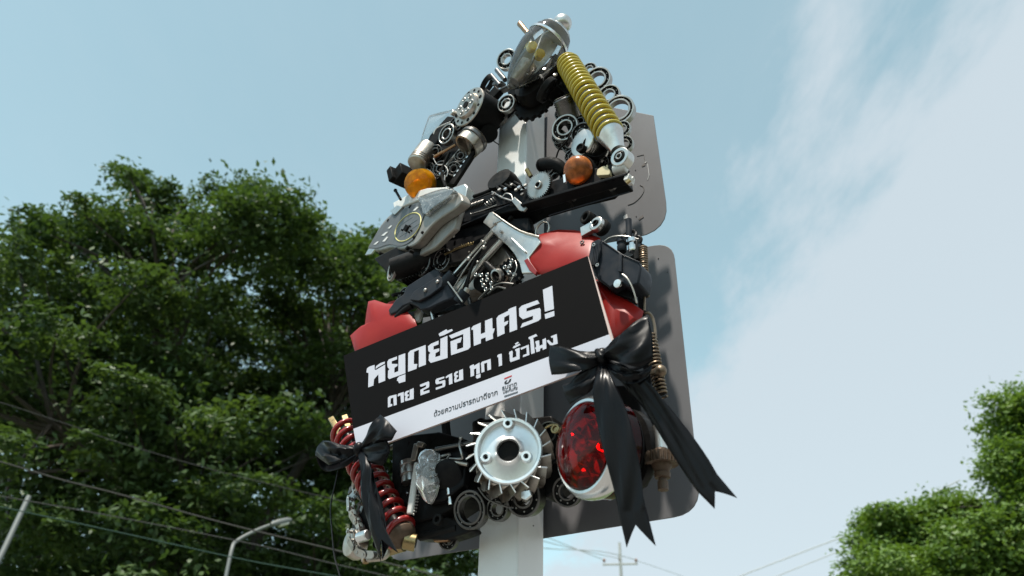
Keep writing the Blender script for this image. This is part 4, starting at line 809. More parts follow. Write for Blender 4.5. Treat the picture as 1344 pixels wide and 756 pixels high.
b = MB(); b.torus(P(520, 622, .07), A(-.3, 0, 1), .014, .003, 22, 8); b.build('wire_ring', 'steel_dark', scu)
b = MB(); b.tube([P(512, 588, .06), P(522, 583, .07), P(530, 578, .07)], .006, 10, smooth=4); b.build('lever', 'steel_dark', scu)
# bearings of the bottom row
bearing(619, 669, 22.5, .085, (-.15, -.05, 1), True, .5, .74); bearing(655, 668, 14.5, .075, (-.1, 0, 1), True, .7, .58)
bearing(690, 652, 23, .075, (-.1, -.1, 1), True, .75); b = MB(); b.prism([P(x, y, .115) for x, y in ((686, 646), (697, 644), (699, 651), (692, 657), (686, 655))], NV * .006); b.build('tag_plate', 'aluminium_bright', scu, bevel=.001)
b = MB(); b.tube([P(628, 640, .12), P(640, 655, .115), P(662, 664, .11), P(674, 666, .1)], .0022, 8, smooth=4); b.build('wire', 'steel_dark', scu)
bearing(745, 645, 18, .05, (-.1, -.2, 1), True); bearing(722, 570, 15, .06, (0, 0, 1), True); bearing(632, 560, 10, .04, (0, 0, 1), True)
# flywheel fan
fa = A(.44, -.07, .895); f0 = P(667, 591, .150); fk = S(668, 593, .14)
fw = MB().lathe(f0, fa, [(14 * fk, -.010), (14.5 * fk, .001), (15.5 * fk, .003), (17 * fk, .0), (22 * fk, -.004), (38 * fk, -.008), (40 * fk, -.004), (40.5 * fk, .003), (43.5 * fk, .0035), (45 * fk, .001), (45 * fk, -.012), (40 * fk, -.018), (14 * fk, -.016)], 64, closed=True).build('flywheel_fan', 'aluminium_bright', scu, 'round finned cooling fan in the middle of the bottom row')
b = MB(); ve = MB(); X, Y, Zz = b.frame(fa); nvn = 20
for i in range(nvn):
    t = math.tau * (i + .2) / nvn; d = X * math.cos(t) + Y * math.sin(t); e = -X * math.sin(t) + Y * math.cos(t)
    a0 = f0 + d * 43 * fk; o1 = f0 + d * 56 * fk + e * 7 * fk
    bk0 = f0 + d * 43 * fk - Zz * .088 - e * 24 * fk; bk1 = f0 + d * 53 * fk - Zz * .088 - e * 20 * fk
    mid0 = a0.lerp(bk0, .5) + d * 2.0 * fk; mid1 = o1.lerp(bk1, .5) + d * 3.5 * fk; th = e * .0011
    q_ = [a0, o1, mid1, bk1, bk0, mid0]
    b.add([p + th for p in q_] + [p - th for p in q_], [(0, 1, 2, 5), (5, 2, 3, 4), (11, 8, 7, 6), (10, 9, 8, 11), (0, 6, 7, 1), (1, 7, 8, 2), (2, 8, 9, 3), (3, 9, 10, 4), (4, 10, 11, 5), (5, 11, 6, 0)])
    ve.tube([a0, o1], .0015, 8)
ve.build('lit_vane_edges', 'aluminium_bright', fw)  # brighter metal tubes paint the lit front edges of the vanes
b.build('fan_vanes', 'aluminium_dirty', fw)
b = MB(); b.lathe(f0, fa, [(44.5 * fk, -.01), (43 * fk, -.089), (12 * fk, -.091)], 56, capped=False); b.ring(f0 - fa * .088, fa, 53 * fk, 40 * fk, .003, 56); b.build('fan_drum', 'aluminium_dirty', fw, solid=.001)
b = MB(); b.cyl(f0 - fa * .03, f0 - fa * .006, 13.8 * fk, seg=32); b.build('bore', 'rubber', fw)
for i in range(3):
    t = math.tau * i / 3 + .0; best = [(667 + dx, 591 + dy) for dx, dy in ((0, -34), (-29, 10), (24, 9))][i]
    c = PL(best[0], best[1], f0 - fa * .004, fa)
    b = MB(); b.lathe(c - fa * .002, fa, [(9 * fk, -.002), (8 * fk, 0), (7 * fk, .008), (6.4 * fk, .0095), (3.6 * fk, .0095), (3.2 * fk, .004), (.01 * fk, .004)], 26, capped=False); o = b.build('boss', 'aluminium_bright', fw)
    b = MB(); b.cyl(c + fa * .0025, c + fa * .0045, 2.6 * fk, seg=16); b.build('bolt_hole', 'rubber', o)
# tail lamp
ta = A(-.42, -.08, .90); t0 = P(769, 585, .150); tk = S(780, 585, .13)
tl = MB().lathe(t0 - ta * .085, ta, [(20 * tk, -.01), (48 * tk, 0), (60 * tk, .018), (63 * tk, .024)], 48).build('tail_lamp', 'plastic_black', scu, 'large round red tail lamp with chrome rim, half covered by the black bow')
b = MB(); b.lathe(t0 - ta * .06, ta, [(62 * tk, 0), (65 * tk, .004), (65.5 * tk, .024), (62 * tk, .028)], 48, closed=False, capped=False); b.build('side_lens', 'red_lens', tl)
b = MB(); b.lathe(t0 - ta * .032, ta, [(63 * tk, 0), (67 * tk, .003), (68.5 * tk, .016), (67 * tk, .030), (61 * tk, .039), (55 * tk, .039), (53.5 * tk, .033), (53.5 * tk, .002)], 56, closed=True); b.build('chrome_rim', 'chrome', tl)
b = MB(); b.lathe(t0, ta, [(58 * tk, .001), (57.5 * tk, .008), (53 * tk, .016), (42 * tk, .023), (26 * tk, .0285), (10 * tk, .031), (.3 * tk, .0315)], 48, capped=False); ln = b.build('lens', 'red_lens', tl)
b = MB(); b.lathe(t0 - ta * .035, ta, [(.3 * tk, 0), (14 * tk, .001), (34 * tk, .008), (50 * tk, .022), (57 * tk, .036)], 48, capped=False); b.build('reflector', 'chrome', tl)
b = MB(); X, Y, Zz = b.frame(ta)
for px_, py_, sa_, sb_, tw in ((-26, 22, 15, 9, .3), (-8, 34, 12, 8, .8), (12, 18, 17, 9, .2), (-20, -12, 18, 8, .5), (6, -6, 10, 13, .9), (24, -10, 13, 8, .1), (-2, -32, 18, 9, .4), (28, 24, 10, 7, .6), (-38, 2, 9, 12, .2), (20, -34, 10, 8, .7)):
    c = t0 + X * py_ * tk + Y * px_ * tk - Zz * (.016 - .02 * (math.hypot(px_, py_) / 58) ** 2); d = X * math.cos(tw) + Y * math.sin(tw); e = Zz.cross(d)
    b.add([c + d * (i_ * sa_ * tk) + e * (j_ * sb_ * tk) - Zz * .004 for i_, j_ in ((-1, -1), (1, -1), (1, 1), (-1, 1))] + [c + Zz * .010 + d * (sa_ * .35 * tk), c + Zz * .013 - d * (sa_ * .4 * tk)], [(0, 1, 4, 5), (2, 3, 5, 4), (1, 2, 4), (3, 0, 5)])
b.build('lens_facets', 'chrome', tl, bevel=.002)
b = MB(); b.lathe(t0 - ta * .03, ta, [(9 * tk, 0), (10 * tk, .03), (13 * tk, .036), (13 * tk, .046), (9 * tk, .052), (.2 * tk, .053)], 20, capped=False); b.build('bulb', 'chrome', tl)
b = MB(); b.prism([P(x, y, .10) for x, y in ((833, 578), (838, 577), (837, 590), (832, 604), (829, 600))], NV * .012); b.build('chrome_clip', 'chrome', tl, bevel=.001)
b = MB(); b.lathe(t0 - ta * .1, ta, [(10 * tk, -.02), (50 * tk, -.015), (58 * tk, .0), (58 * tk, .014), (40 * tk, .02)], 40); b.build('lamp_bracket', 'iron_black', tl)
b = MB(); b.box(P(729, 563, .13), A(.8, .5, 0), A(-.5, .8, 0), NV, .016, .012, .006); b.tube([P(716, 562, .12), P(723, 558, .125), P(731, 558, .13), P(734, 566, .13)], .003, 8, smooth=4); b.ring(P(729, 563, .134), NV, .010, .006, .005, 8); b.build('buckle', 'brass', scu, bevel=.001)
# gear shaft at the lower right
ga = A(.02, 1, .0); gc = P(868, 603, .085); k = S(868, 603, .085)
gs = MB().gear(gc, ga, 22 * k, 0, .020, 26, 2.4 * k, 8 * k).build('shaft_gear', 'rust', scu, 'rusty gear shaft hanging at the lower right')
b = MB(); b.lathe(gc, ga, [(4.5 * k, -42 * k), (7 * k, -41 * k), (7 * k, -30 * k), (5.5 * k, -29 * k), (5.5 * k, -26 * k), (10 * k, -25 * k), (11 * k, -19 * k), (9 * k, -18 * k), (13 * k, -9 * k), (14 * k, -4 * k), (12 * k, 0), (9 * k, 4 * k), (8.5 * k, 40 * k)], 24); b.build('shaft', 'rust', gs)
b = MB(); b.cyl(gc + ga * 14 * k, gc + ga * 46 * k, 9 * k, seg=20); b.build('sleeve', 'aluminium', gs)
b = MB(); b.bar(P(846, 604, .08), P(864, 606, .08), .02, .02); b.build('bracket', 'rust', scu, bevel=.002)

# --- small filler scrap so that no gap of the welded bed stays empty
def inpoly(x, y, pl):
    ins = False
    for i in range(len(pl)):
        x0, y0 = pl[i]; x1, y1 = pl[i - 1]
        if (y0 > y) != (y1 > y) and x < (x1 - x0) * (y - y0) / (y1 - y0) + x0: ins = not ins
    return ins
beds = [([(655, 120), (640, 112), (600, 150), (556, 205), (548, 240), (590, 248), (640, 180), (665, 145)], 18, .03), ([(720, 96), (735, 160), (760, 205), (800, 230), (825, 205), (800, 160), (765, 90)], 14, .03),
        ([(600, 262), (690, 248), (820, 222), (826, 240), (700, 285), (600, 300)], 18, .07), ([(512, 350), (600, 312), (690, 300), (660, 330), (560, 385)], 16, .05), ([(600, 400), (690, 340), (680, 372), (620, 400)], 10, .075),
        ([(535, 600), (600, 590), (730, 560), (735, 630), (640, 645), (560, 650)], 12, .075), ([(800, 300), (850, 320), (850, 400), (830, 385), (815, 330)], 8, .05), ([(460, 640), (500, 640), (510, 720), (475, 725)], 12, .06)]
for pl_, n_, hh in beds:
    xs = [p[0] for p in pl_]; ys_ = [p[1] for p in pl_]; c_ = 0
    while c_ < n_:
        x, y = rnd.uniform(min(xs), max(xs)), rnd.uniform(min(ys_), max(ys_))
        if not inpoly(x, y, pl_): continue
        c_ += 1; ax = (rnd.uniform(-.35, .25), rnd.uniform(-.3, .3), 1); h = hh + rnd.uniform(0, .022); t = rnd.random(); k = S(x, y, h); a = A(*ax)
        b = MB(); m = rnd.choice(('iron_black', 'iron_black', 'steel_dark', 'steel_dark', 'steel_dark', 'rust'))
        if t < .25: b.bolt(P(x, y, h), a, k * rnd.uniform(3, 5), k * 4, .02); b.build('bolt', m, scu)
        elif t < .5: rr = k * rnd.uniform(5, 9); b.gear(P(x, y, h), a, rr, 0, .008, rnd.choice((14, 18, 22)), rr * .13, rr * .35); b.build('gear', m, scu)
        elif t < .75: rr = k * rnd.uniform(4, 7); b.ring(P(x, y, h), a, rr, rr * .55, .006, 22); b.build('washer', m, scu)
        else: an = rnd.uniform(0, 3.1); d = U * math.cos(an) + Z * math.sin(an); b.cyl(P(x, y, h) - d * k * 9, P(x, y, h) + d * k * 9, k * rnd.uniform(2, 3.4), seg=12); b.build('pin', m, scu)

# ------------------------------------------------------------------ the signboard
HBD = .172
TLc, TRc, BRc, BLc = [(451, 467), (771.5, 336), (812, 469.5), (470, 595.5)]
brd_loc = P(630, 470, HBD)
board = thing('signboard', brd_loc, 'tilted black and white signboard with white Thai lettering across the sculpture', 'signboard')
q_ = [P(*c, HBD) for c in (TLc, TRc, BRc, BLc)]
b = MB(); b.prism(q_, -NV * .005); b.build('board_panel', 'board_core', board, bevel=.0006)
def inset(pts, d):
    c = sum(pts, Vector()) / len(pts); return [p + (c - p).normalized() * d for p in pts]
s0_, s1_ = P(464, 563, HBD), P(799.6, 439, HBD)
e_ = NV * .0003
b = MB(); b.prism([q_[0] + e_, q_[1] + e_, s1_ + e_, s0_ + e_], NV * .0004); b.build('black_face', 'board_black', board)
b = MB(); b.prism([s0_ + e_, s1_ + e_, q_[2] + e_, q_[3] + e_], NV * .0004); b.build('white_strip', 'board_white', board)
CROP = {'A': (470, 410, 130 / 728), 'B': (570, 370, 170 / 1168), 'C': (500, 460, 120 / 1008), 'D': (600, 420, 140 / 1176), 'E': (560, 480, 130 / 1228)}
def glyphs(name, mt, lst, hh=.0012, lab=None):
    b = MB()
    for cname, pts in lst:
        x0, y0, s = CROP[cname]; b.prism([P(x0 + x * s, y0 + y * s, HBD + .0007) for x, y in pts], NV * (hh - .0007))
    return b.build(name, mt, board, lab)
glyphs('headline', 'board_white', [
 ('A', [(75, 552), (78, 446), (62, 442), (66, 413), (82, 400), (122, 386), (122, 420), (132, 424), (199, 384), (200, 502), (152, 521), (150, 455), (118, 492), (113, 538)]),
 ('A', [(130, 408), (134, 395), (165, 373), (197, 362), (197, 376), (150, 402), (130, 416)]),
 ('C', [(72, 125), (88, 100), (178, 66), (178, 98), (120, 120), (120, 148), (184, 150), (182, 170), (150, 192), (148, 246), (193, 230), (196, 58), (268, 32), (270, 252), (92, 316), (78, 300), (80, 225), (95, 208), (78, 190), (72, 170)]),
 ('C', [(180, 312), (200, 288), (270, 262), (270, 342), (200, 362), (193, 342), (178, 334)]),
 ('A', [(368, 437), (369, 300), (385, 282), (497, 240), (499, 384), (447, 404), (448, 275), (412, 290), (410, 380), (436, 380), (430, 415)]),
 ('A', [(515, 250), (535, 232), (592, 208), (592, 235), (555, 250), (555, 275), (597, 265), (597, 285), (570, 300), (568, 330), (605, 318), (606, 195), (657, 172), (658, 335), (535, 372), (520, 355), (522, 310), (533, 298), (517, 285)]),
 ('B', [(40, 470), (60, 455), (110, 428), (120, 440), (160, 425), (168, 440), (90, 480), (50, 492)]),
 ('B', [(133, 485), (322, 407), (327, 588), (305, 610), (153, 662), (147, 538), (250, 498), (238, 545), (206, 555), (206, 612), (262, 592), (263, 470), (155, 512)]),
 ('B', [(338, 435), (336, 418), (352, 398), (420, 368), (420, 472), (460, 456), (458, 352), (523, 326), (526, 422), (546, 420), (536, 458), (528, 470), (531, 512), (466, 536), (464, 500), (422, 515), (420, 555), (358, 578), (352, 430)]),
 ('B', [(562, 330), (580, 305), (668, 262), (668, 250), (690, 238), (738, 220), (748, 430), (680, 455), (678, 295), (632, 320), (630, 365), (668, 350), (662, 378), (632, 402), (635, 465), (570, 496)]),
 ('B', [(765, 240), (790, 215), (930, 165), (950, 195), (832, 240), (832, 268), (950, 235), (960, 250), (962, 330), (940, 352), (778, 415), (795, 375), (890, 340), (892, 305), (800, 338), (768, 310)]),
 ('B', [(980, 72), (1064, 35), (1080, 245), (998, 270)]), ('B', [(996, 292), (1082, 262), (1084, 308), (1003, 335)])])
glyphs('second_line', 'board_white', [
 ('C', [(78, 630), (78, 522), (95, 505), (172, 485), (175, 600), (142, 610), (138, 520), (108, 530), (105, 592), (125, 590), (125, 612)]),
 ('C', [(185, 500), (192, 478), (252, 458), (255, 568), (222, 578), (218, 495), (188, 508)]),
 ('C', [(262, 470), (278, 450), (310, 440), (312, 455), (292, 468), (292, 485), (310, 485), (308, 500), (293, 512), (293, 532), (318, 524), (317, 435), (362, 415), (362, 535), (272, 560), (265, 545), (268, 515), (276, 506), (262, 498)]),
 ('C', [(432, 378), (525, 341), (533, 352), (533, 396), (525, 410), (470, 437), (470, 455), (535, 436), (535, 462), (438, 497), (436, 434), (500, 402), (500, 380), (450, 400), (432, 398)]),
 ('C', [(602, 330), (615, 312), (698, 288), (700, 305), (640, 328), (640, 345), (705, 325), (710, 335), (710, 388), (700, 402), (608, 435), (605, 412), (680, 388), (680, 362), (612, 374), (602, 358)]),
 ('C', [(715, 292), (735, 275), (785, 250), (790, 365), (752, 380), (750, 290), (718, 308)]),
 ('C', [(808, 255), (825, 235), (850, 228), (850, 245), (832, 258), (832, 272), (850, 272), (850, 290), (835, 300), (835, 325), (862, 315), (862, 222), (905, 205), (908, 322), (815, 355), (808, 335), (812, 300), (820, 294), (808, 285)]),
 ('D', [(138, 520), (150, 503), (185, 488), (187, 506), (248, 470), (252, 588), (213, 600), (212, 532), (186, 545), (188, 613), (150, 628), (148, 540)]),
 ('D', [(212, 608), (258, 593), (258, 634), (220, 648), (208, 632)]),
 ('D', [(262, 480), (275, 462), (370, 430), (375, 545), (335, 558), (332, 470), (298, 482), (302, 570), (270, 582), (268, 520)]),
 ('D', [(443, 395), (460, 380), (492, 372), (497, 500), (462, 512), (456, 410), (445, 412)]),
 ('D', [(572, 372), (578, 352), (606, 338), (614, 352), (612, 420), (655, 405), (652, 345), (640, 338), (640, 325), (690, 305), (690, 430), (592, 465), (582, 450), (580, 385)]),
 ('D', [(613, 310), (625, 290), (690, 262), (700, 275), (630, 312)]), ('D', [(638, 262), (672, 240), (682, 252), (648, 277)]),
 ('D', [(698, 310), (790, 272), (798, 385), (725, 412), (730, 388), (770, 372), (765, 302), (708, 330)]),
 ('D', [(788, 192), (870, 155), (886, 176), (838, 198), (845, 230), (858, 362), (818, 378), (806, 213), (792, 212)]),
 ('D', [(862, 245), (868, 235), (905, 225), (908, 285), (945, 272), (942, 215), (980, 200), (985, 315), (945, 332), (942, 305), (915, 318), (914, 342), (875, 357), (872, 330), (860, 312), (872, 296), (870, 265)]),
 ('D', [(985, 228), (1010, 220), (1048, 258), (1062, 248), (1060, 193), (1040, 198), (1034, 182), (1098, 155), (1110, 262), (1030, 285)])])
glyphs('logo_bar', 'print_red', [('E', [(962, 155), (1055, 118), (1057, 132), (965, 170)])])
glyphs('logo_mark', 'print_ink', [('E', [(964, 207), (985, 184), (1002, 178), (988, 202), (992, 213), (1012, 204), (1030, 168), (1050, 160), (1042, 193), (1012, 222), (978, 231), (964, 222)])])
glyphs('logo_rule', 'print_ink', [('E', [(962, 374), (1132, 318), (1132, 322), (962, 379)]), ('E', [(965, 388), (1132, 330), (1132, 334), (965, 393)])])
def thai(name, text, pa, pb, mt):
    """text set with the built-in font between crop-E points pa (left end of the baseline) and pb (right end)"""
    x0, y0, s = CROP['E']; a, c = [P(x0 + p[0] * s, y0 + p[1] * s, HBD + .0007) for p in (pa, pb)]
    cu = bpy.data.curves.new('lettering_curve', 'FONT'); cu.body = text; cu.extrude = .012; cu.size = 1
    t = bpy.data.objects.new('lettering_curve', cu); col.objects.link(t); bpy.context.view_layer.update()
    me = bpy.data.meshes.new_from_object(t.evaluated_get(bpy.context.evaluated_depsgraph_get()))
    vs_ = [v_.co.copy() for v_ in me.vertices]; fs_ = [tuple(p.vertices) for p in me.polygons]
    bpy.data.objects.remove(t); bpy.data.curves.remove(cu)
    if not vs_: return
    xa = min(v_.x for v_ in vs_); xb = max(v_.x for v_ in vs_); sc_ = (c - a).length / (xb - xa); X = (c - a).normalized(); Y = NV.cross(X)
    b = MB(); b.add([a + X * ((v_.x - xa) * sc_) + Y * (v_.y * sc_) + NV * (v_.z * .03 + .0004) for v_ in vs_], fs_); b.build(name, mt, board)
thai('credit_line', 'ด้วยความปรารถนาดีจาก', (92, 632), (880, 360), 'print_ink')
thai('logo_text', 'ธนชาต', (938, 306), (1118, 246), 'print_ink')
thai('logo_text', 'ประกันภัย', (950, 347), (1126, 292), 'print_ink')

# ------------------------------------------------------------------ ribbons
def ribbon(name, L_, R_, parent, n=8, m=10, wave=.004, bulge=.006, label=None, seed=0, mt='satin'):
    """a strip of satin between two edges given as (x, y, h)"""
    a = spline([P(*p) for p in L_], n); c = spline([P(*p) for p in R_], n); N_ = min(len(a), len(c))
    if len(a) != len(c):
        def res(pts, k): return [pts[min(len(pts) - 1, int(round(i * (len(pts) - 1) / (k - 1))))] for i in range(k)]
        N_ = max(len(a), len(c)); a, c = res(a, N_), res(c, N_)
    vs_ = []; fs_ = []; rr = random.Random(seed); ph = rr.uniform(0, 6)
    for i in range(N_):
        d = c[i] - a[i]; t_ = (a[min(i + 1, N_ - 1)] - a[max(i - 1, 0)]); nn = d.cross(t_)
        nn = nn.normalized() if nn.length > 1e-9 else NV
        if nn.dot(CAM - a[i]) < 0: nn = -nn
        for j in range(m + 1):
            u = j / m; vs_.append(a[i] + d * u + nn * (bulge * .42 * math.sin(math.pi * u) + wave * (math.sin(u * 9 + i * .35 + ph) + .45 * math.sin(u * 21 + i * .2 + ph * 2)) * math.sin(math.pi * min(1, i / (N_ - 1) * 1.0))))
    for i in range(N_ - 1):
        for j in range(m): fs_.append((i * (m + 1) + j, i * (m + 1) + j + 1, (i + 1) * (m + 1) + j + 1, (i + 1) * (m + 1) + j))
    b = MB(); b.add(vs_, fs_); return b.build(name, mt, parent, label, sharp=80, solid=.0004)
bow = thing('ribbon_bow', P(789, 468, .19), 'black satin ribbon bow with two long forked tails tied over the red tail lamp', 'bow')
K = (790, 468, .20)
# left loop: front and returning back
ribbon('loop', [(790, 461, .205), (770, 461, .222), (745, 456, .228), (722, 453, .215)], [(790, 476, .205), (772, 485, .222), (748, 490, .226), (724, 492, .212)], bow, bulge=.012, seed=1)
ribbon('loop', [(722, 453, .215), (735, 456, .195), (760, 460, .19), (790, 463, .195)], [(724, 492, .212), (740, 490, .192), (764, 484, .187), (790, 474, .195)], bow, bulge=-.006, seed=2)
# upper right loop
ribbon('loop', [(788, 464, .206), (805, 446, .232), (828, 428, .240), (850, 413, .226)], [(797, 472, .206), (815, 476, .238), (836, 482, .242), (857, 471, .228)], bow, bulge=.016, wave=.006, seed=3)
ribbon('loop', [(850, 413, .226), (832, 424, .20), (808, 444, .19), (790, 464, .196)], [(857, 471, .228), (838, 486, .20), (812, 488, .19), (796, 476, .196)], bow, bulge=-.01, seed=4)
# lower folds
ribbon('loop', [(786, 470, .200), (768, 484, .215), (750, 500, .215), (738, 505, .2)], [(792, 478, .200), (780, 505, .215), (764, 520, .212), (748, 531, .198)], bow, bulge=.008, seed=5)
ribbon('loop', [(797, 470, .20), (818, 482, .222), (842, 486, .22), (856, 478, .205)], [(792, 478, .20), (810, 497, .225), (832, 504, .222), (850, 494, .208)], bow, bulge=.010, seed=6)
b = MB(); b.ball(P(790.5, 468, .206), .017, 20, 12, (.85, 1.0), A(.2, 1, .1)); b.tube([P(784, 461, .212), P(789, 468, .224), P(793, 477, .212)], .006, 10, smooth=4); b.build('knot', 'satin', bow)
tl_ = ribbon('tail', [(787, 474, .205), (780, 497, .232), (779, 520, .235), (784, 560, .232), (797, 610, .225), (808, 655, .215), (815, 684, .21), (822.5, 719, .205)], [(796, 476, .205), (803, 496, .226), (814, 518, .23), (829, 560, .226), (839, 610, .218), (846, 655, .212), (852, 684, .207), (861, 717, .203)], bow, n=9, m=12, bulge=.005, wave=.0025, label='centre tail hanging over the red lamp', seed=7)
tr_ = ribbon('tail', [(797, 474, .205), (806, 490, .212), (824, 512, .206), (845, 538, .196), (880, 592, .186), (905, 632, .18), (922, 652, .178), (938, 668, .175)], [(802, 470, .205), (824, 482, .216), (842, 494, .214), (866, 518, .205), (902, 564, .192), (930, 602, .185), (945, 628, .18), (968, 654, .176)], bow, n=9, m=12, bulge=.004, wave=.0025, label='right tail blown outwards past the sign panel', seed=8)
def fork(o, m, frac):
    """cuts the swallow-tail notch: pulls the middle of the last rows back"""
    me = o.data; row = m + 1; n_ = len(me.vertices) // row
    for j in range(row):
        u = j / m; pull = 1 - abs(2 * u - 1)
        tip_ = me.vertices[(n_ - 1) * row + j].co.copy()
        back = int(frac * n_)
        for i in range(n_ - back, n_):
            f = (i - (n_ - back)) / (back - 1)
            src = me.vertices[(n_ - back) * row + j].co
            lim = 1 - pull * .62
            me.vertices[i * row + j].co = src.lerp(tip_, f * lim) if i > n_ - back else src
fork(tl_, 12, .22); fork(tr_, 12, .20)

bow2 = thing('ribbon_bow', P(470, 588, .19), 'smaller black satin ribbon bow tied at the lower left corner of the signboard', 'bow')
ribbon('loop', [(469, 590, .20), (480, 572, .222), (492, 553, .228), (499, 544, .22)], [(478, 590, .20), (497, 580, .22), (512, 577, .224), (521, 566, .216)], bow2, bulge=.012, seed=11)
ribbon('loop', [(499, 544, .22), (496, 556, .20), (482, 575, .19), (470, 588, .192)], [(521, 566, .216), (508, 582, .2), (492, 590, .19), (476, 594, .192)], bow2, bulge=-.004, seed=12)
ribbon('loop', [(468, 586, .20), (450, 582, .215), (430, 579, .22), (421, 581, .21)], [(468, 594, .20), (452, 604, .215), (432, 610, .22), (414, 598, .21)], bow2, bulge=.010, wave=.007, seed=13)
ribbon('loop', [(421, 581, .21), (432, 584, .185), (450, 586, .182), (468, 588, .19)], [(414, 598, .21), (426, 618, .185), (450, 615, .182), (468, 600, .19)], bow2, bulge=-.004, seed=14)
ribbon('loop', [(472, 584, .20), (488, 580, .215), (508, 580, .215), (512, 584, .2)], [(474, 598, .20), (488, 608, .215), (503, 610, .212), (507, 604, .198)], bow2, bulge=.006, seed=17)
b = MB(); b.ball(P(471, 589, .205), .015, 18, 12, (.85, 1), A(.1, 1, .1)); b.build('knot', 'satin', bow2)
t3 = ribbon('tail', [(468, 594, .205), (473, 612, .218), (473, 640, .218), (478, 670, .214), (486, 700, .208), (500, 738, .2)], [(482, 594, .205), (487, 612, .216), (489, 636, .214), (497, 668, .21), (506, 694, .205), (523, 726, .198)], bow2, n=9, m=10, bulge=.008, wave=.003, seed=15)
t4 = ribbon('tail', [(474, 594, .2), (482, 620, .205), (488, 650, .2), (497, 690, .196), (502, 735, .19)], [(480, 596, .2), (492, 624, .205), (500, 660, .2), (508, 700, .196), (512, 715, .19)], bow2, n=8, m=8, bulge=.004, seed=16)
fork(t3, 10, .25)
b = MB(); b.tube([P(446, 608, .18), P(440, 635, .18), P(434, 665, .18), (P(436, 700, .18)), P(439, 730, .18), P(447, 760, .18), P(449, 790, .18)], .0016, 6, smooth=5); b.build('ribbon_thread', 'satin', bow2)

# ------------------------------------------------------------------ trees
rng = np.random.default_rng(11)
def leaves(name, blobs, total, size, m, parent, droop=.35):
    """blobs: (centre, radius xyz). Leaves sit in sprays spread through each blob, thicker towards its surface"""
    wts = np.array([b_[1][0] * b_[1][1] + b_[1][0] * b_[1][2] for b_ in blobs]); cnt = (wts / wts.sum() * total).astype(int)
    C_, Nn = [], []
    for (c, r), k in zip(blobs, cnt):
        kc = int(k * .34); k -= kc; ns = max(8, k // 55)                           # sprays in this blob, and a looser core
        d = rng.normal(size=(ns, 3)); d /= np.linalg.norm(d, axis=1)[:, None]; d[:, 2] = np.abs(d[:, 2]) * np.where(rng.random(ns) < .72, 1, -.6)
        sp = np.array(c) + d * (rng.uniform(.30, 1.05, size=(ns, 1)) ** .55) * np.array(r)
        idx = rng.integers(0, ns, size=k); o = np.clip(rng.normal(size=(k, 3)), -1.7, 1.7) * np.array([.135, .135, .040]) * np.repeat(rng.uniform(.7, 1.3, size=(ns, 1)), 1, 1)[idx]
        o[:, 2] -= droop * np.linalg.norm(o[:, :2], axis=1) * .8
        C_.append(sp[idx] + o * (0.8 + np.mean(r) * .35))
        nn = rng.normal(size=(k, 3)) * .38 + np.array([0, 0, 1.0]) + d[idx] * .4; Nn.append(nn / np.linalg.norm(nn, axis=1)[:, None])
        C_.append(np.array(c) + np.clip(rng.normal(size=(kc, 3)), -1.8, 1.8) * np.array(r) * .5); nn = rng.normal(size=(kc, 3)) * .8 + np.array([0, 0, .8]); Nn.append(nn / np.linalg.norm(nn, axis=1)[:, None])
    C = np.concatenate(C_); Nn = np.concatenate(Nn); k = len(C)
    t = rng.normal(size=(k, 3)); t -= Nn * (t * Nn).sum(1)[:, None]; t /= np.linalg.norm(t, axis=1)[:, None]; s_ = np.cross(Nn, t)
    ln = size * rng.uniform(.7, 1.35, size=(k, 1)); wd = ln * rng.uniform(.42, .6, size=(k, 1))
    v = np.stack([C - t * ln * .5, C + s_ * wd * .5 - Nn * ln * .05, C + t * ln * .55 - Nn * ln * .12, C - s_ * wd * .5 - Nn * ln * .05], 1).reshape(-1, 3)
    org = C.mean(0); me = bpy.data.meshes.new(name); me.vertices.add(4 * k); me.vertices.foreach_set('co', (v - org).astype(np.float32).ravel())
    me.loops.add(4 * k); me.loops.foreach_set('vertex_index', np.arange(4 * k, dtype=np.int32)); me.polygons.add(k)
    me.polygons.foreach_set('loop_start', np.arange(0, 4 * k, 4, dtype=np.int32)); me.polygons.foreach_set('loop_total', np.full(k, 4, dtype=np.int32))
    me.materials.append(MATS[m]); me.update(calc_edges=True); me.validate()
    o = bpy.data.objects.new(name, me); col.objects.link(o); o.parent = parent; WO[o] = Vector(org); o.location = Vector(org) - (WO[parent] if parent else Vector()); return o
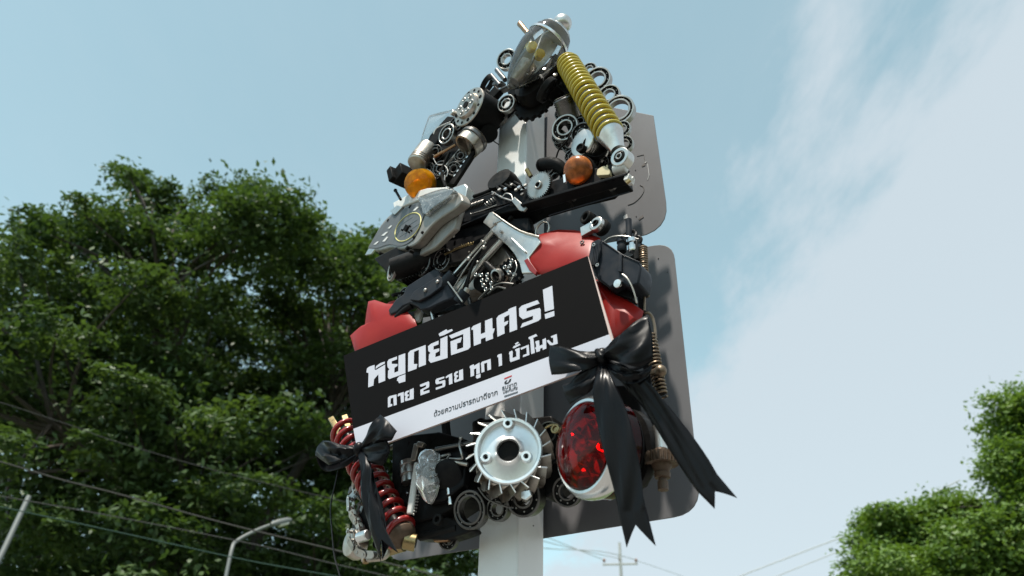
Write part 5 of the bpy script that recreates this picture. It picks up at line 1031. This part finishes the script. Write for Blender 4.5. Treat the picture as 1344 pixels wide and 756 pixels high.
def tree(name, base, trunk_top, blobs, total, size, m, label, tr=.32, group=None, sub=True):
    base = Vector(base); root = thing(name, base, label, 'tree', group); tt = Vector(trunk_top)
    b = MB(); mid = base.lerp(tt, .5) + Vector((.15, .1, 0)); b.tube([base - Z * .1, base.lerp(tt, .1), mid, tt], [tr * 1.35, tr, tr * .85, tr * .72], 12, smooth=4); trunk = b.build('trunk', 'bark', root)
    rr = random.Random(5); cs = [Vector(c) for c, r_ in blobs]
    hubs = []                                        # a few main limbs, each feeding the clumps nearest to it
    for c in sorted(cs, key=lambda q: rr.random()):
        if all((c - h_).length > 3.4 for h_ in hubs): hubs.append(c)
    hubs = hubs[:8]; ends = []
    for hc in hubs:
        e = tt.lerp(hc, .72); L_ = (e - tt).length; st = tt - Z * rr.uniform(0, 1.2); r0_ = min(tr * .45, .030 * L_ + .03)
        lb = MB(); lb.tube([st, tt.lerp(e, .35) + Vector((rr.uniform(-.3, .3), rr.uniform(-.3, .3), -.06 * L_)), tt.lerp(e, .7) + Vector((rr.uniform(-.25, .25), rr.uniform(-.25, .25), 0)), e], [r0_, r0_ * .3], 8, smooth=5)
        for (c, r_) in blobs:
            c = Vector(c)
            if min(hubs, key=lambda q: (q - c).length) is hc:
                m1 = e.lerp(c, .5) + Vector((rr.uniform(-.2, .2), rr.uniform(-.2, .2), rr.uniform(-.25, .1))); q0 = tt.lerp(e, rr.uniform(.75, 1))
                lb.tube([q0, m1, c], [r0_ * .28, r0_ * .08], 5, smooth=4)
        lb.build('limb', 'bark', root)
    leaves('crown', blobs, total, size, m, root); return root
def crown(outline, n, dist, dspread, rmin, rmax, seed, flat=.42, back=0.0):
    rr = random.Random(seed); xs = [p[0] for p in outline]; ys_ = [p[1] for p in outline]; out = []; tries = 0; px_ = []
    while len(out) < n and tries < 20000:
        tries += 1; x, y = rr.uniform(min(xs), max(xs)), rr.uniform(min(ys_), max(ys_))
        if not inpoly(x, y, outline): continue
        sep_ = 44 if tries < 9000 else 22
        if any(math.hypot(x - a, y - b_) < sep_ and rr.random() < .85 for a, b_ in px_): continue
        px_.append((x, y)); d_ = dist + rr.uniform(-dspread, dspread); c = W(x, y, d_); r = rr.uniform(rmin, rmax); out.append((tuple(c), (r, r, r * flat)))
    return out
OUT_L = [(-60, 345), (20, 325), (60, 318), (105, 292), (150, 292), (165, 258), (172, 240), (205, 252), (240, 275), (300, 266), (345, 262), (375, 290), (410, 325), (452, 330), (490, 348), (520, 375), (535, 420), (560, 520), (590, 640), (600, 740), (600, 830), (-60, 830)]
bl = crown(OUT_L, 150, 14.0, 3.0, .55, 1.05, 3)
bl += crown([(60, 420), (300, 380), (520, 430), (590, 640), (590, 830), (100, 830), (90, 600)], 46, 16.2, 1.2, .9, 1.4, 31, .7)
for x, y, r in ((168, 228, .28), (178, 240, .4), (205, 258, .5), (330, 248, .5), (110, 282, .45), (20, 316, .5), (60, 306, .5), (350, 256, .4), (410, 310, .55), (470, 330, .5), (285, 258, .5), (240, 262, .5), (505, 352, .5), (150, 280, .5), (-10, 330, .6), (375, 275, .45), (430, 322, .5), (455, 345, .6), (495, 340, .4), (520, 368, .5), (535, 400, .5), (545, 440, .6), (500, 420, .8), (520, 480, .8), (482, 322, .5), (512, 342, .5), (538, 366, .5), (550, 392, .5), (470, 350, .7), (505, 380, .7)): bl.append((tuple(W(x, y, 13.5 + rnd.uniform(-1.5, 1.5))), (r, r, r * .6)))
tbase = W(330, 900, 14.6); tbase.z = -0.12
tt_ = W(300, 800, 14.4)
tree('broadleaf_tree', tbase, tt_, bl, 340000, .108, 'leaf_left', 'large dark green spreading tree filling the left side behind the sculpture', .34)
OUT_B = [(-80, 520), (60, 500), (140, 540), (150, 620), (130, 700), (60, 860), (-80, 860)]
bb = crown(OUT_B, 20, 24.0, 2.0, .9, 1.5, 9, .7)
bb += crown([(380, 640), (620, 650), (640, 850), (380, 850)], 12, 24.0, 2.0, .9, 1.5, 10, .7)
tb2 = W(80, 900, 24); tb2.z = -.12
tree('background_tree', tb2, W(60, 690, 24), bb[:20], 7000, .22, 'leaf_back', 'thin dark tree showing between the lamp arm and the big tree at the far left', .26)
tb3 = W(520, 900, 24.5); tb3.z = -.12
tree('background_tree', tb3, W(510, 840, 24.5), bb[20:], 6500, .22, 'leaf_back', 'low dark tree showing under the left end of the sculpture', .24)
OUT_R = [(x_ + 36, y_ + 22) for x_, y_ in [(1120, 710), (1135, 672), (1180, 662), (1235, 660), (1275, 650), (1300, 612), (1276, 592), (1285, 560), (1310, 528), (1345, 515), (1420, 500), (1480, 600), (1480, 840), (1120, 840)]]
br = crown(OUT_R, 44, 17.0, 2.2, .5, .95, 21, .7)
for x, y, r in ((1126, 700, .35), (1118, 720, .3), (1150, 668, .4), (1200, 660, .4), (1275, 588, .3), (1270, 600, .25), (1300, 540, .4), (1330, 516, .45), (1275, 560, .25), (1320, 525, .4), (1128, 745, .4), (1135, 685, .35), (1340, 560, .7), (1320, 600, .7), (1240, 655, .4)): br.append((tuple(W(x + 34, y + 20, 16.6 + rnd.uniform(-.8, .8))), (r, r, r * .75)))
for x, y, r in ((1140, 686, .36), (1165, 680, .42), (1195, 678, .45), (1228, 676, .45), (1258, 670, .45), (1132, 715, .36), (1160, 715, .5), (1200, 712, .55), (1240, 708, .6), (1138, 745, .4), (1180, 745, .55), (1225, 745, .6)): br.append((tuple(W(x, y, 16.4 + rnd.uniform(-.6, .6))), (r, r, r * .7)))
tb4 = W(1330, 900, 17.4); tb4.z = -.12
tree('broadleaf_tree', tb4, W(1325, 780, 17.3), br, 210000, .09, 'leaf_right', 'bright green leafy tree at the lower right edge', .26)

# ------------------------------------------------------------------ lamps, pole and wires in the background
def lamp(pole_px, pts, head, dist, label, r=.055):
    """pts: px of the arm, head: two px points"""
    top = W(*pts[0], dist); base = Vector((top.x, top.y, -.12)); root = thing('street_lamp', base, label, 'street lamp', 'street lamps')
    p = [W(x, y, dist + i * .12) for i, (x, y) in enumerate(pts)]
    b = MB(); b.tube([base, Vector((top.x, top.y, top.z * .5)), top], [r * 1.8, r * 1.4, r], 12); b.lathe(base, Z, [(.2, 0), (.2, .03), (.1, .04), (.09, .3)], 16); b.build('pole', 'galvanised', root)
    b = MB(); b.tube(p, r * .9, 10, smooth=5); b.build('arm', 'galvanised', root)
    if head:
        a, c = W(*head[0], dist + .3), W(*head[1], dist + .45); d = (c - a); x_, y_, z_ = b.frame(d)
        b = MB(); LL = d.length; b.lathe(a, d, [(r * .9, -.03), (r * 1.3, 0), (r * 1.75, LL * .3), (r * 1.6, LL * .8), (r * .8, LL)], 18); b.build('lamp_head', 'galvanised', root)
        b = MB(); b.lathe(a - Z * r * .9, d, [(r * .5, LL * .25), (r * 1.5, LL * .35), (r * 1.4, LL * .8), (r * .4, LL * .92)], 16); b.build('lamp_glass', 'white_plastic', root)
    return root
lamp(None, [(294, 770), (304, 722), (311, 710), (335, 697), (358, 688)], ((358, 688), (382, 682)), 9.6, 'grey street lamp with a curved arm in front of the dark tree', .025)
lamp(None, [(-20, 770), (2, 728), (20, 690), (38, 652)], None, 9.6, 'pale slanting lamp post cut off by the lower left corner', .033)
lamp(None, [(-6, 722), (12, 709), (30, 702), (46, 692)], None, 13, 'dim grey lamp arm low behind the slanting post', .045)
def wire(pts, dist, r, label, m='cable_grey_hazed', grp=None, dist2=None):
    d2 = dist2 if dist2 is not None else dist
    p = [W(x, y, dist + (d2 - dist) * i / (len(pts) - 1)) for i, (x, y) in enumerate(pts)]
    b = MB(); b.tube(p, r, 6, smooth=6); o = b.build('power_line', m); tag(o, label, 'power line', grp or 'overhead power lines'); return o
wire([(-60, 592), (0, 606), (82, 630), (154, 648), (300, 688), (432, 720), (560, 752), (640, 772)], 8.6, .007, 'thick brownish cable running down across the big dark tree above the street lamp', 'cable_brown')
wire([(-60, 652), (0, 665), (144, 696), (308, 732), (393, 748), (520, 770)], 8.6, .0055, 'green cable, lowest of those crossing in front of the big dark tree', 'cable_green')
wire([(-60, 640), (0, 651), (150, 678), (327, 713), (430, 738), (560, 768)], 8.8, .005, 'thin dark cable between the thick brownish cable and the green one', 'cable_dark')
wire([(-60, 512), (0, 528), (98, 560), (154, 580), (300, 622), (480, 665)], 9.2, .0035, 'highest dark cable at the left, crossing the big tree high above the lamps', 'cable_dark')
# distant utility pole
ud = 44.0; ut = W(813, 712, ud); ub = Vector((ut.x, ut.y, -.12))
up_ = thing('utility_pole', ub, 'distant grey utility pole with a crossarm standing under the sign panel', 'utility pole')
b = MB(); b.tube([ub, Vector((ut.x, ut.y, ut.z * .6)), ut], [.16, .12, .075], 12); b.build('pole', 'concrete', up_)
c0, c1 = W(791, 741, ud), W(837, 740, ud)
b = MB(); b.bar(c0, c1, .09, .09); b.build('crossarm', 'concrete', up_, bevel=.01)
for x in (793, 814, 835):
    b = MB(); p = W(x, 738, ud); b.lathe(p, Z, [(.04, 0), (.08, .05), (.05, .08), (.09, .12), (.04, .2)], 10); b.build('insulator', 'ceramic', up_)
b = MB(); b.cyl(W(812, 735, ud), W(813, 716, ud), .03, seg=8); b.build('lightning_rod', 'galvanised', up_)
wire([(793, 735), (760, 722), (720, 706), (660, 684)], ud, .018, 'left hand wire leaving the distant utility pole behind the sculpture', 'cable_grey_hazed', 'wires on the distant utility pole', 30)
wire([(814, 733), (770, 724), (720, 712), (660, 696)], ud, .018, 'middle wire leaving the distant utility pole behind the sculpture', 'cable_grey_hazed', 'wires on the distant utility pole', 30)
wire([(836, 735), (790, 724), (720, 720), (660, 712)], ud, .018, 'lowest wire leaving the distant utility pole behind the sculpture', 'cable_grey_hazed', 'wires on the distant utility pole', 30)
wire([(836, 736), (860, 744), (900, 758), (940, 776)], ud, .014, 'short wire dropping to the right of the distant utility pole', 'cable_grey_hazed', 'wires on the distant utility pole', 60)
wire([(940, 768), (1000, 745), (1060, 722), (1130, 694), (1260, 630)], 34, .022, 'upper faint wire rising towards the bright green tree at the right', 'cable_grey_hazed', 'wires by the right tree')
wire([(960, 782), (1030, 752), (1090, 728), (1140, 706), (1260, 650)], 34, .018, 'lower faint wire rising towards the bright green tree at the right', 'cable_grey_hazed', 'wires by the right tree')
